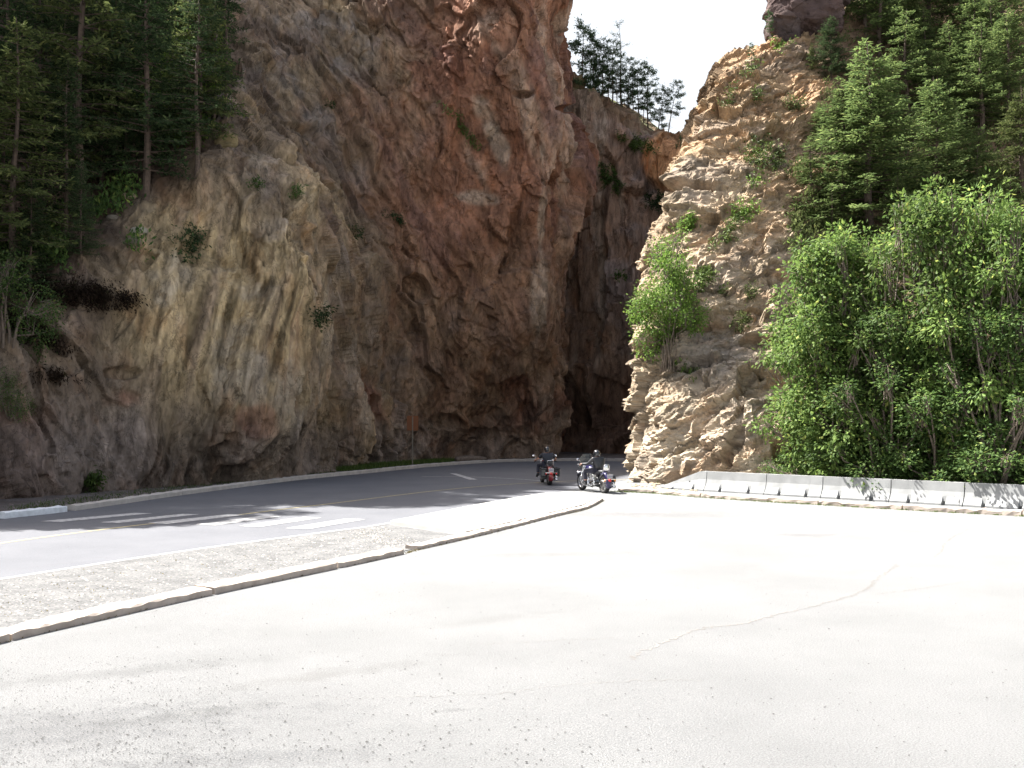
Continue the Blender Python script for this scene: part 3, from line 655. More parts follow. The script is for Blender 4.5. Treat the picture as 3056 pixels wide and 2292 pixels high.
M['kerb_l'] = simple('shaded_kerb_concrete', (.40, .37, .34), .9, var=.15, vs=4, bump=.8)
kerb('kerb', cut(kerbL, (-900,1680), (-20,1552)), .17, .17, M['white_kerb'], seed=2)
kerb('kerb', cut(kerbL, (0,1548), (200,1526)), .17, .17, M['white_kerb'], seed=3)
iL = [p for p in kerbL if p.y > gp(215,1525.5).y]
# split the long kerb in cast lengths
k0 = 0; acc = 0; cnt = 0
for i in range(1, len(iL)):
    acc += (iL[i]-iL[i-1]).length
    if acc > 5.5 or i == len(iL)-1:
        seg = [q.copy() for q in iL[k0:i+1]]; d_ = (seg[-1]-seg[-2]).normalized(); seg[-1] -= d_ * .03
        kerb('kerb', seg, .17, .16, M['kerb_l'], seed=10+cnt); k0 = i; acc = 0; cnt += 1
def fcut(p0, p1):
    a, b = Vector(gp(*p0)), Vector(gp(*p1))
    return [a] + [p for p in fks if a.y + .05 < p.y < b.y - .05] + [b]
kerb('kerb', fcut((-900,2180), (-10,1910)), .2, .10, M['kerbmat'], seed=31)
kerb('kerb', fcut((0,1908), (605,1773)), .2, .10, M['kerbmat'], seed=32)
kerb('kerb', fcut((610,1772), (978,1695)), .2, .11, M['kerbmat'], seed=33)
kerb('kerb', fcut((986,1693), (1180,1652)), .2, .10, M['kerbmat'], seed=34)
kerb('kerb', fcut((1228,1640), (1450,1590)), .15, .08, M['kerbmat'], seed=35)
kerb('kerb', fcut((1455,1589), (1788,1494)), .13, .08, M['kerbmat'], seed=36)
# low kerb in front of the barriers
bk = smooth_line([Vector(gp(*p)) for p in ((1850,1467),(1960,1472),(2100,1484),(2300,1497),(2450,1506),(2700,1521),(3056,1540),(3700,1575),(4300,1610))], 6)
for i in range(0, len(bk)-6, 6):
    kerb('kerb', [q.copy() for q in bk[i:i+6]] + [bk[i+6] - (bk[i+6]-bk[i+5]).normalized()*.04], .15, .13, M['kerbmat'], ragged=.03, seed=50+i)

# ---------------------------------------------------------------- loose stones on the lot and median
def stones(name, n, area, smin, smax, mat, seed, label=None):
    rnd = random.Random(seed); V = []; Fc = []
    for _ in range(n):
        x, y = area(rnd); s = smin + (smax - smin) * rnd.random() ** 3; a = rnd.random() * 6.28
        b = len(V); base = [(1,0,.3),(.3,.9,.25),(-.8,.5,.3),(-.7,-.6,.2),(.4,-.85,.3),(0,0,.8),(0,0,-.1)]
        for (u, v, w_) in base:
            k = s * rnd.uniform(.75, 1.2); V.append((x + (u*math.cos(a)-v*math.sin(a))*k, y + (u*math.sin(a)+v*math.cos(a))*k*.8, .006 + w_*k*.8))
        for i in range(5): Fc += [(b+i, b+(i+1)%5, b+5), (b+(i+1)%5, b+i, b+6)]
    o = np_mesh(name, V, Fc, mat); tag(o, label, None, None, 'stuff'); return o
M['pebble'] = simple('dark_pebbles', (.06, .058, .055), .9, var=.3, vs=30)
M['pebble_l'] = simple('pale_pebbles', (.33, .31, .28), .9, var=.35, vs=8)
def a_near(r):
    p = gp(r.gauss(1050, 520), 2292 - abs(r.gauss(0, 190))); return p.x, p.y
def a_lot(r):
    p = gp(r.uniform(0, 3056), r.uniform(1560, 2400)); return p.x, p.y
def a_left(r):
    p = gp(r.uniform(-50, 700), r.uniform(1960, 2330)); return p.x, p.y
def a_med(r):
    while True:
        t = r.random(); u = r.random(); a = med[int(t*(len(med)-1))]; b = fks[int(t*88)]
        p = a.lerp(b, .06 + .8*u); 
        if p.y > 4: return p.x, p.y
stones('loose_gravel', 750, a_near, .004, .016, M['pebble'], 1, 'dark pebbles scattered over the near asphalt')
stones('loose_gravel', 1700, a_lot, .003, .013, M['pebble'], 2, 'tiny grey pebbles strewn thinly over the whole lot')
stones('loose_gravel', 3500, a_left, .003, .010, M['pebble'], 3, 'grit gathered on the worn grey patch at lower left')
stones('loose_gravel', 5000, a_med, .006, .026, M['pebble'], 14, 'darker gravel stones between the kerb and the road edge line')
stones('loose_gravel', 6000, a_med, .006, .03, M['pebble_l'], 4, 'pale gravel stones between the kerb and the road edge line')
def a_toe(r):
    p = gp(r.uniform(1880, 2420), 0 + r.uniform(1446, 1466)); return p.x, p.y
def a_verge(r):
    t = r.random(); k = kerbL[int(t*(len(kerbL)-14))]; return k.x - r.uniform(.3, 3.2) * .9, k.y + r.uniform(.2, 2.2)
stones('rubble', 500, a_toe, .02, .12, simple('tan_rubble', (.33,.27,.19), .95, var=.3, vs=2), 6, 'tan rubble along the foot of the sunlit cliff')
stones('rubble', 1600, a_verge, .01, .07, simple('brown_rubble', (.2,.16,.14), .95, var=.4, vs=2), 7, 'small fallen stones on the shaded verge under the cliff')

# ---------------------------------------------------------------- concrete barriers
M['barrier'] = simple('barrier_concrete', (.235, .24, .24), .85, var=.13, vs=2.5, bump=.3)
bl = [gp(*p) for p in ((2100,1466),(2279,1477),(2448,1487),(2652,1499),(2872,1512),(3105,1526),(3360,1541),(3640,1558))]
def barrier(A, B, label, end=False):
    d = (B - A); L_ = d.length - .03; ang = math.atan2(d.y, d.x)
    root = empty('concrete_barrier', A + d.normalized() * .015, ang, label, 'barrier', 'precast concrete barriers along the right side of the lot')
    H = .70 if not end else .70
    prof = [(-.0, 0), (0, .06), (.075, .15), (.135, .27), (.18, .42), (.205, H), (.395, H), (.42, .42), (.465, .27), (.525, .15), (.60, .06), (.60, 0)]
    slots = [(L_*.27-.06, L_*.27+.06), (L_*.75-.06, L_*.75+.06)]
    xs = sorted(set([0, L_] + [v for s_ in slots for v in (s_[0]-.001, s_[0], s_[1], s_[1]+.001)] + [L_*i/12 for i in range(13)]))
    rnd = random.Random(int(A.x*100)); V = []; m = len(prof)
    for x in xs:
        ins = any(s_[0] <= x <= s_[1] for s_ in slots)
        for j, (y, z) in enumerate(prof):
            if ins and j < 3: y = .17 + .01*j; z = (0, .04, .10)[j]
            if ins and j == 2: y, z = .115, .12
            if end:
                k = min(1, .18 + .82 * (x / L_) / .86) if x < L_*.86 else 1
                z = z * k if z > .06 else z
            V.append((x, y + rnd.uniform(-.002, .002), z + (rnd.uniform(-.003, .003) if z > .1 else 0)))
    Fc = []
    for i in range(len(xs)-1):
        for j in range(m-1): Fc.append((i*m+j, (i+1)*m+j, (i+1)*m+j+1, i*m+j+1))
    me = bpy.data.meshes.new('body'); n = len(xs)
    me.from_pydata(V, [], Fc + [tuple(range(m)), tuple((n-1)*m+j for j in range(m))])
    bm = bmesh.new(); bm.from_mesh(me); bmesh.ops.recalc_face_normals(bm, faces=bm.faces); bm.to_mesh(me); bm.free(); me.materials.append(M['barrier'])
    o = bpy.data.objects.new('body', me); C.objects.link(o); o.parent = root
    # cast lifting sockets on the face
    hx = [.62] if end else ([.3, .7] if int(A.x) % 2 else [.25, .62])
    for f in (hx if (end or A.x > 9) else []):
        hb = MB(); hb.lathe([(.022, 0), (.03, -.006), (.03, .012)], (0, 0, 0), 'Y', 12); hb.f.append(list(range(0, 36, 3)))
        q = hb.build('lifting_socket', M['dark_rubber'], root); q.location = (L_*f, .165, .30)
    return root
M['dark_rubber'] = simple('dark_rubber', (.02, .02, .02), .8, var=.2)
s0 = Vector(gp(1972, 1458)); s0.z = 0
barrier(s0, bl[0], 'barrier end piece tapering down to the ground at the cliff foot', True)
bord = ['full-height barrier directly right of the tapered end piece', 'sunlit barrier with a few leaf shadows near its right end, third in the row',
        'barrier dappled by bright blotches of light, fourth piece from the tapered end', 'shaded grey barrier with dark sockets, fifth piece from the tapered end',
        'shaded barrier cut by the right edge of the photo', 'barrier just beyond the right edge of the photo', 'last barrier of the row outside the photo']
for i in range(5): barrier(bl[i], bl[i+1], bord[i])
barrier(bl[5], bl[6], bord[5])

# ---------------------------------------------------------------- road sign seen from behind
M['sign_back'] = simple('brown_sign_back', (.15, .045, .008), .6, var=.08, vs=3)
M['galv'] = simple('galvanised_steel', (.16, .14, .11), .5, .3, var=.1, vs=8)
sb = gp(1231, 1392)
sg = empty('road_sign', sb, 0, 'brown rectangular road sign seen from behind on a thin post before the cliff', 'sign')
k = sb.y / F; top = pt(1231, 1241, sb.y).z; bot = pt(1231, 1285, sb.y).z; wd = 34 * k
p = MB(); p.box((0, 0, (top-.03)/2), (.055, .03, top-.03)); p.build('post', M['galv'], sg)
p = MB(); r_ = .05; poly = []
for (cx_, cz_, a0) in ((wd/2-r_, top-r_, 0), (-wd/2+r_, top-r_, 90), (-wd/2+r_, bot+r_, 180), (wd/2-r_, bot+r_, 270)):
    for a in (0, 30, 60, 90): poly.append((cx_ + r_*math.cos(R(a0+a)), cz_ + r_*math.sin(R(a0+a))))
p.prism(poly, .018, .024); p.build('sign_panel', M['sign_back'], sg)
for zz in (top-.12, bot+.12):
    p = MB(); p.box((0, -.018, zz), (.02, .008, .02)); p.build('bolt', M['galv'], sg)
# log at the foot of the cliff
lg = MB(); a, b = gp(1362, 1380), gp(1450, 1377); lg.tube([a+Vector((0,0,.16)), a.lerp(b,.35)+Vector((0,.1,.2)), a.lerp(b,.7)+Vector((0,.05,.18)), b+Vector((0,0,.14))], [.17,.19,.17,.13], 10)
tag(lg.build('log', M['bark_pale'], smooth=True), 'grey fallen log lying beside the far kerb below the cliff', 'log')

# ---------------------------------------------------------------- foliage builders
def quads_from(Cn, Dr, Wd, ln, wd, bend=.15):
    """leaf-like quads: Cn base points, Dr direction, Wd side vector"""
    n = len(Cn); ln = ln[:, None]; wd = wd[:, None]
    up = np.cross(Wd, Dr)
    a = Cn; b = Cn + Dr*ln*.5 - Wd*wd*.5 + up*ln*bend; c = Cn + Dr*ln; d = Cn + Dr*ln*.5 + Wd*wd*.5 + up*ln*bend
    V = np.stack([a, b, c, d], 1).reshape(-1, 3); Fc = np.arange(4*n).reshape(n, 4)
    return V, Fc
def unit(v): return v / (np.linalg.norm(v, axis=1, keepdims=True) + 1e-9)
def fir_proto(seed, H=10., Wd=1.9, cb=.12, step=.30, nb=5, droop=.25, drop=.12, qs=1.0, mat='fir', bark='bark', shape=.85, lean=0., tr=.13, dead=.0, tuft=False):
    r = np.random.RandomState(seed); tb = MB()
    def axis(z): return np.array([lean*z*z/H*.1 + .05*math.sin(z*.9+seed), .05*math.cos(z*.7+seed*2), z])
    zs = np.linspace(-1.0, H, 12); tb.tube([axis(z) for z in zs], [tr*(1-.93*max(0, z)/H) for z in zs], 7)
    Cn, Dr = [], []; z = cb*H
    for _ in range(int(dead*14)):
        zz = r.uniform(.1, max(cb, .25))*H; a = r.uniform(0, 6.28); L = r.uniform(.4, 1.1)
        p = axis(zz); tb.tube([p, p+np.array([math.cos(a)*L, math.sin(a)*L, -.1*L])], [.018, .006], 4, False)
    while z < H*.985:
        t = (z-cb*H)/(H-cb*H)
        for k in range(nb if t < .9 else 4):
            if r.rand() < drop: continue
            a = r.uniform(0, 6.28); L = Wd*((1-t)**shape)*(.55+.45*min(1, t/.15+.3))*r.uniform(.55, 1.2)+.12
            el = .35*t+.05+r.uniform(-.12, .12); p0 = axis(z); o = np.array([math.cos(a), math.sin(a), 0])
            P = []
            ns = max(3, int(L/.11))
            for i in range(ns+1):
                s = i/ns; P.append(p0+o*L*s+np.array([0, 0, L*(el*s-droop*s*s+.10*s**4)]))
            P = np.array(P); tb.tube([P[0], P[len(P)//2], P[-1]], [.022*(1-t)+.008, .012, .004], 4, False)
            side = np.array([-o[1], o[0], 0])
            for i in range(1, ns+1):
                s = i/ns
                if tuft and s < .5: continue
                if s < .15: continue
                tl = (.16+.36*min(1, L)*(1-s)**.7)*r.uniform(.6, 1.2)
                for sg in (-1, 1):
                    d = o*.55+side*sg*r.uniform(.5, 1.)+np.array([0, 0, r.uniform(-.35, .12)])
                    m = max(1, int(tl/.10))
                    for j in range(m):
                        Cn.append(P[i]+d*tl*j/m+r.normal(0, .018, 3)); Dr.append(d+r.normal(0, .38, 3))
                if i == ns:
                    for _ in range(4 if not tuft else 14): Cn.append(P[i]+r.normal(0, .04 if not tuft else .12, 3)); Dr.append(o+r.normal(0, .5, 3)+np.array([0,0,.3]))
                elif tuft:
                    for _ in range(6): Cn.append(P[i]+r.normal(0, .10, 3)); Dr.append(o*.4+r.normal(0, .6, 3)+np.array([0,0,.35]))
        z += step*r.uniform(.7, 1.3)*(1-.35*t)
    Cn = np.array(Cn); Dr = unit(np.array(Dr)); n = len(Cn)
    Wv = unit(np.cross(Dr, r.normal(0, .45, (n, 3))+np.array([0, 0, 1])))
    V, Fc = quads_from(Cn, Dr, Wv, r.uniform(.13, .24, n)*qs, r.uniform(.05, .09, n)*qs)
    crown = np_mesh('crown', V, Fc, M[mat], mesh_only=True)
    tk = tb.build('trunk', M[bark]); me = tk.data; bpy.data.objects.remove(tk)
    return me, crown, H
def leafy_proto(seed, H=8., W=2.6, nst=5, ncl=1100, per=11, mat='leaf', ls=1.0, base=.12, bark='bark_pale', lumps=9, rl=1., tr=1.):
    r = np.random.RandomState(seed); tb = MB()
    lump = []
    for i in range(lumps):
        hz_ = (i+.5)/lumps; prof_ = (1.0 if hz_ < .55 else 1-.62*((hz_-.55)/.45)**1.3)
        a_ = r.uniform(0, 6.28); q_ = W*.62*prof_*math.sqrt(r.uniform(.05, 1)); lump.append((np.array([q_*math.cos(a_), q_*math.sin(a_), H*(base+.06+.9*hz_)]), r.uniform(.28, .62)*W*rl*(1.05-.35*hz_)))
    for i in range(lumps // 2):                                  # shoots standing out of the crown
        hz_ = r.uniform(.15, 1.0); prof_ = (1.0 if hz_ < .55 else 1-.62*((hz_-.55)/.45)**1.3); a_ = r.uniform(0, 6.28); q_ = W*.62*prof_*r.uniform(.95, 1.3)
        lump.append((np.array([q_*math.cos(a_), q_*math.sin(a_), H*(base+.06+.93*hz_)+r.uniform(-.1, .35)]), r.uniform(.12, .2)*W*rl))
    wl = np.array([l_[1]**1.7 for l_ in lump]); wl /= wl.sum()
    for i, (c, rr) in enumerate(lump):
        a = r.uniform(0, 6.28); b0 = np.array([r.normal(0, .15), r.normal(0, .15), -.5]); mid = np.array([c[0]*.35, c[1]*.35, c[2]*.55])+r.normal(0, .12, 3)
        ps = [b0, mid*.5+b0*.5+r.normal(0,.05,3), mid, mid*.4+c*.6+r.normal(0,.1,3), c+np.array([0, 0, rr*.6])]
        tb.tube(ps, [.06*tr, .05*tr, .04*tr, .025*tr, .008], 6)
        for _ in range(9):
            u = unit(r.normal(0, 1, (1, 3)))[0]; u[2] = abs(u[2])*.8+.1; e = c+u*rr*r.uniform(.6, 1.0)
            st = mid*.3+c*.7+r.normal(0, .1, 3); tb.tube([st, (st+e)/2+r.normal(0, .06, 3), e], [.018, .011, .004], 4, False)
    Cn = []; Dr = []; Nn = []
    for _ in range(ncl):
        c, rr = lump[r.choice(len(lump), p=wl)]; u = unit(r.normal(0, 1, (1, 3)))[0]; rad = rr*(.45+.62*r.rand()**.6)
        p = c+u*rad*np.array([1, 1, .95]); m = r.randint(per//2, per+4); sp = r.uniform(.07, .17)
        q = p+r.normal(0, sp, (m, 3)); Cn.append(q); outd = (q-p)*3/sp*.3+u*.5+np.array([0, 0, -.55]); Dr.append(outd+r.normal(0, .35, (m, 3))); Nn.append(u*.5+np.array([0, 0, 1.])+r.normal(0, .45, (m, 3)))
    Cn = np.concatenate(Cn); Dr = unit(np.concatenate(Dr)); Nn = np.concatenate(Nn); n = len(Cn)
    Wv = unit(np.cross(Dr, Nn)); V, Fc = quads_from(Cn, Dr, Wv, r.uniform(.09, .17, n)*ls, r.uniform(.05, .09, n)*ls, -.08)
    crown = np_mesh('crown', V, Fc, M[mat], mesh_only=True)
    tk = tb.build('trunk', M[bark], smooth=True); me = tk.data; bpy.data.objects.remove(tk)
    return me, crown, H
def plant(name, proto, loc, h, label, cat, group=None, rz=0., wide=1.0, lean=(0, 0)):
    tk, cr_, H = proto; k = h/H
    root = empty(name, loc, rz, label, cat, group); root.scale = (k*wide, k*wide, k); root.rotation_euler = (lean[0], lean[1], 0 if (lean[0] or lean[1]) else rz)
    a = bpy.data.objects.new('trunk', tk); C.objects.link(a); a.parent = root
    b = bpy.data.objects.new('crown', cr_); C.objects.link(b); b.parent = root
    return root
P_ = {}
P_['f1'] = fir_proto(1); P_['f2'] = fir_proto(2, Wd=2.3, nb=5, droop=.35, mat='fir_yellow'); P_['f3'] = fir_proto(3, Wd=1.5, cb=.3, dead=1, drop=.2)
P_['f4'] = fir_proto(4, Wd=2.1, cb=.22, droop=.3, dead=1, drop=.22, step=.36); P_['f5'] = fir_proto(5, Wd=1.3, cb=.5, dead=2, drop=.3, tr=.11)
P_['f6'] = fir_proto(6, Wd=2.6, cb=.08, droop=.15, nb=6, mat='fir'); P_['g6'] = fir_proto(6, Wd=2.6, cb=.08, droop=.15, nb=6, mat='fir_sunlit'); P_['f7'] = fir_proto(7, Wd=2.4, cb=.1, droop=.3, nb=6, drop=.08, step=.34, mat='fir_sunlit')
P_['g1'] = fir_proto(31, Wd=2.1, mat='fir_sunlit', droop=.3); P_['g4'] = fir_proto(34, Wd=2.2, cb=.2, droop=.35, dead=2, drop=.22, step=.36, mat='fir_sunlit')
P_['p1'] = fir_proto(11, Wd=1.5, cb=.38, step=.5, nb=4, droop=.05, drop=.25, mat='pine', shape=.5, tr=.11, tuft=True, qs=1.2, dead=2)
P_['p2'] = fir_proto(12, Wd=1.3, cb=.5, step=.45, nb=4, droop=.0, drop=.3, mat='pine', shape=.45, tr=.10, tuft=True, qs=1.2, dead=2, lean=.35)
P_['p3'] = fir_proto(13, Wd=1.7, cb=.25, step=.5, nb=4, droop=.05, drop=.2, mat='pine', shape=.6, tr=.11, tuft=True, qs=1.2, dead=2)
P_['bare'] = fir_proto(14, Wd=1.1, cb=.35, step=.5, nb=3, droop=.0, drop=.35, mat='pine', shape=.5, tr=.10, tuft=True, qs=.6, dead=3)
P_['m1'] = leafy_proto(21, ncl=1900, lumps=26, base=.0, rl=.62, ls=1.15); P_['m2'] = leafy_proto(22, W=3.0, ncl=2000, lumps=30, base=-.02, rl=.55, ls=1.15); P_['m3'] = leafy_proto(23, W=2.8, mat='leaf_dark', ncl=1500, base=-.06, lumps=22, rl=.6, ls=1.1)
P_['sap'] = leafy_proto(24, H=4., W=1.6, ncl=1100, mat='leaf_yellow', lumps=15, ls=.85, per=9, rl=.75, tr=.38, base=.02)
P_['low'] = leafy_proto(25, H=2.5, W=2.2, ncl=420, mat='leaf_dark', lumps=6, base=.02, ls=.8)
rnd = random.Random(3)
def tree(name, proto, px, py, top, label, cat='tree', group=None, keys=('left',), wide=1.0, sink=.25, depth=None, lean=(0, 0), name_=None):
    if depth: loc = pt(px, py, depth)
    else:
        h_ = hit(px, py, keys)
        if h_ is None: h_ = hit(px, py)
        loc = h_[0]
    h = (py - top) / F * loc.y + sink
    loc = Vector(loc); loc.z -= sink
    return plant(name, P_[proto], loc, h, label, cat, group, rnd.uniform(0, 6.28), wide, lean)

# ---- forest on the shaded slope at the left
GL = 'conifers on the shaded slope above the left cliff'
for a in [
 ('f2', 40, 860, 40, 'yellowish fir with a broad crown hard against the left edge of the photo', 1.2),
 ('f3', 118, 300, -260, 'tall bare-trunked conifer rising out of frame near the top left corner', 1),
 ('f1', 195, 690, 150, 'pointed fir with a pale thin trunk and its tip in view on the left slope', 1.05),
 ('f4', 128, 640, 200, 'thin-stemmed fir standing just left of the pointed pale-trunked fir', .9),
 ('f3', 375, 485, -80, 'slender conifer with a pale lower stem in the middle of the left slope', 1),
 ('f5', 622, 372, -330, 'straight bare trunk at the cliff edge, tallest of the left slope, crown out of frame', 1),
 ('f4', 640, 410, -60, 'tree with several leaning stems on the cliff edge, branches hanging before the rock face', .85),
 ('f5', 672, 360, -200, 'thin trunk just right of the leaning stems on the cliff edge', .9),
 ('f1', 300, 560, 40, 'dark fir behind the slender pale stem, half way up the left slope', 1.2),
 ('f4', 440, 425, 260, 'dark fir behind the leaning broadleaf sapling on the left slope', 1.2),
 ('f2', 560, 380, 230, 'small olive fir between the broadleaf sapling and the straight bare trunk', 1),
 ('f1', 250, 330, -250, 'dark conifer upslope behind the pointed fir, crown out of frame', 1.2),
 ('f3', 430, 200, -350, 'conifer high on the left slope near the top of the photo, bare below', 1),
 ('f1', 20, 420, -250, 'dark fir filling the top left corner', 1.2),
 ('f6', 90, 900, 520, 'bushy young fir low on the left slope above the dark root mat', 1.0),
 ('f6', 240, 760, 470, 'small bushy fir at the foot of the pointed pale-trunked fir', .9),
 ('f4', 10, 700, 120, 'ragged fir behind the yellowish fir at the left edge', 1),
 ('f1', 340, 340, -190, 'conifer in deep shade right of the crown of the pointed fir', 1.1),
 ('f3', 560, 250, -330, 'thin conifer upslope between the broadleaf sapling and the straight bare trunk', 1),
 ('f6', 400, 470, 300, 'low fir bush beside the foot of the slender pale stem', 1.1),
 ('f1', 190, 480, 0, 'shaded fir just behind the tip of the pointed fir', 1.1),
 ('f1', 500, 330, 190, 'young fir in the dark directly below the bright maple leaves', 1.2)]:
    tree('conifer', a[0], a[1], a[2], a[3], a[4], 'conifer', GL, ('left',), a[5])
tree('broadleaf_sapling', 'sap', 500, 400, 60, 'leaning broadleaf sapling with bright sunlit leaves at the top, on the left slope', 'tree', None, ('left',), .9, lean=(0, R(16)))
tree('shrub', 'low', 455, 420, 340, 'leafy green shrub catching light under the leaning sapling', 'shrub', None, ('left',), .8)
tree('shrub', 'low', 20, 1000, 800, 'green shrub at the left edge above the dark root mat', 'shrub', None, ('left',), 1.0)
tree('shrub', 'low', 30, 1210, 1120, 'small glossy shrub on a ledge at the left edge, below the root mat', 'shrub', None, ('left',), 1.1)
tree('shrub', 'low', 110, 800, 700, 'shrub beside the bushy young fir low on the left slope', 'shrub', None, ('left',), 1.2)

# ---- pines along the far ridge
GP = 'pines on the ridge beyond the gap'
far = [('p3',1740,330,50,'leftmost ridge pine, tall and full, emerging from behind the red cliff'),('p3',1768,320,95,'second ridge pine from the left, full crowned'),
 ('p1',1795,325,110,'third ridge pine from the left with a clean lower trunk'),('p1',1826,326,118,'dark-stemmed ridge pine left of the tall bare one'),
 ('p2',1812,322,170,'short ridge pine under the third and fourth crowns'),('p2',1842,332,180,'small ridge pine left of the tall bare trunk'),
 ('bare',1856,338,60,'tall nearly bare ridge pine, highest against the white sky'),('p2',1874,346,170,'thin ridge pine right of the tall bare one'),
 ('p1',1890,352,205,'short ridge pine at the middle of the row'),('p1',1905,364,180,'ridge pine with a full crown, fourth from the right'),
 ('p3',1932,372,178,'broad ridge pine, third from the right, crown down to the slope'),('p2',1918,368,250,'lowest young ridge pine before the broad one'),
 ('p3',1958,388,250,'low bushy ridge pine between the broad one and the leaning one'),('p2',1986,402,235,'outermost leaning ridge pine at the right end of the ridge'),
 ('p1',1783,322,160,'slim ridge pine between second and third crowns'),('p1',1866,342,240,'stunted ridge pine at the foot of the tall bare one')]
for i, (pr, px, py, top, lb) in enumerate(far):
    tree('pine', pr, px, py + 6, top, lb, 'pine', GP, ('far',), 1.15, depth=78.0 - .0*i, sink=.8, lean=(0, R(9) if 'leaning' in lb else R(rnd.uniform(-2, 2))))
tree('pine', 'p2', 1990, 590, 400, 'dead thin pine leaning across the orange rock spur below the ridge', 'pine', None, ('far',), .5, lean=(0, R(12)))

# ---- conifers on the right slope
GR = 'conifers on the sunlit right slope'
for a in [
 ('f6', 2480, 228, 42, 'small dark rounded fir standing alone on the upper right rock', 1.15),
 ('f2', 2423, 205, 130, 'smallest fir left of the small dark rounded one', 1.0),
 ('f7', 2596, 692, 112, 'large bright green fir in front of the right slope, left of centre of the trees', 1.35),
 ('g6', 2520, 640, 250, 'bushy bright fir at the left edge of the right-hand trees', 1.3),
 ('g4', 2640, 628, 300, 'fir with dark stem just right of the large bright green fir', 1.1),
 ('g4', 2706, 388, 20, 'ragged fir with a dark leaning trunk before a patch of bare rock', 1.2),
 ('g6', 2794, 600, 222, 'bluish pointed spruce in the middle of the right slope', 1.25),
 ('g4', 2628, 180, -190, 'conifer at the top edge above the large bright fir, dark trunk showing', 1.2),
 ('g4', 2582, 95, -200, 'leftmost conifer cut by the top edge on the right slope', 1.2),
 ('f2', 2690, 190, -120, 'olive conifer at the top edge above the ragged leaning-trunked fir', 1.2),
 ('g4', 2776, 108, -260, 'conifer with straight dark trunk cut by the top edge, right part of the photo', 1.3),
 ('f7', 2834, 340, 60, 'yellow-green fir upslope of the bluish spruce', 1.3),
 ('g4', 2930, 420, 60, 'brownish sparse fir between the yellow-green fir and the right edge', 1.3),
 ('g1', 3010, 380, 20, 'dark fir near the right edge of the photo, upper part', 1.3),
 ('f2', 3050, 600, 250, 'fir with light branch tips cut by the right edge', 1.3),
 ('g6', 2920, 640, 370, 'dark fir in shadow above the tallest maple', 1.2),
 ('g4', 2484, 690, 540, 'sparse small fir on the bare rock above the maple thicket', 1.2),
 ('g6', 2560, 360, 200, 'round bright fir between the small dark one and the ragged one', 1.2),
 ('g1', 2880, 180, -150, 'dark conifer at the top edge near the right corner', 1.3),
 ('g1', 2990, 130, -200, 'conifer filling the top right corner', 1.4),
 ('g6', 2740, 640, 440, 'low dense fir under the bluish spruce', 1.2),
 ('f7', 2640, 470, 230, 'yellowish fir behind the large bright green fir', 1.2),
 ('g1', 2800, 420, 150, 'dark fir directly behind the bluish spruce', 1.1),
 ('f7', 2450, 420, 300, 'loose young fir on bare rock at the left side of the right slope', 1.2),
 ('g1', 3020, 800, 520, 'fir in shadow behind the right end of the maple thicket', 1.3),
 ('g6', 2680, 760, 520, 'green fir rising just behind the top of the maples, left part', 1.2),
 ('f7', 2860, 560, 330, 'light green fir right of the bluish spruce', 1.2),
 ('g1', 2960, 320, -20, 'dark fir in the shade below the top right corner', 1.3),
 ('g6', 2700, 130, -160, 'dense fir at the top edge between two dark trunks', 1.2),
 ('f7', 2540, 480, 330, 'bright fir with drooping tips left of the large bright green fir', 1.2),
 ('g1', 2760, 260, 20, 'fir behind the crown of the ragged leaning-trunked fir', 1.2),
 ('g4', 2910, 260, -40, 'sparse conifer left of the dark shaded fir near the top right', 1.3),
 ('g4', 2420, 560, 400, 'small fir perched on the tan rock left of the large bright fir', 1.2)]:
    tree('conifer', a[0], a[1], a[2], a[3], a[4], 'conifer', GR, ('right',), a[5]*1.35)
tree('pine', 'p3', 2243, 178, 126, 'tiny pine on the skyline of the right cliff', 'pine', None, ('right',), 1.3, depth=55.5)
tree('pine', 'p3', 2296, 100, 28, 'tiny pine clinging to the dark outcrop against the sky', 'pine', None, ('right',), 1.2, depth=57)

# ---- broadleaf thicket behind the barriers
GM = 'leafy maples behind the concrete barriers'
for a in [
 ('m1', 2470, 1440, 690, 'leftmost maple of the thicket, its edge against the tan rock', 1.0, 37.0),
 ('m2', 2600, 1445, 660, 'second maple from the left, bright green sunlit crown', .95, 36.4),
 ('m1', 2750, 1460, 560, 'maple with two pointed sunlit tops at the middle of the thicket', .9, 35.0),
 ('m2', 2910, 1470, 530, 'tallest maple of the thicket, pale green top', .85, 34.3),
 ('m1', 3070, 1480, 640, 'maple cut by the right edge of the photo', .9, 33.2),
 ('m3', 2650, 1460, 900, 'lower dark maple in shade behind the fourth barrier', 1.2, 34.9),
 ('m3', 2820, 1475, 950, 'lower dark maple in shade behind the fifth barrier', 1.3, 33.9),
 ('m3', 2990, 1490, 900, 'lower dark maple in shade at the right edge', 1.3, 32.4),
 ('m3', 2530, 1440, 960, 'low shaded maple behind the third barrier', 1.1, 36.2),
 ('m1', 3210, 1480, 620, 'maple beyond the right edge of the photo', .9, 34.5)]:
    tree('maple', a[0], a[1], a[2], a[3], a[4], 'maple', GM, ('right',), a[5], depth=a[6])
for a in [(2400, 1450, 1330, 'small green shrub at the lower left foot of the thicket'), (2560, 1460, 1350, 'low shrub in the shade just behind the third barrier joint'), (2700, 1470, 1370, 'dark low shrub behind the fourth barrier'),
          (2860, 1480, 1370, 'dark low shrub behind the fifth barrier'), (3010, 1490, 1390, 'dark low shrub at the right edge behind the barrier')]:
    tree('shrub', 'low', a[0], a[1], a[2], a[3], 'shrub', 'low shrubs behind the barriers', ('right',), 1.2, depth=35.2 if a[0] > 2600 else 37.2)
tree('shrub', 'sap', 1992, 1050, 725, 'upright bright green shrub with several thin stems growing on the rock edge by the road', 'shrub', None, ('right',), .95)
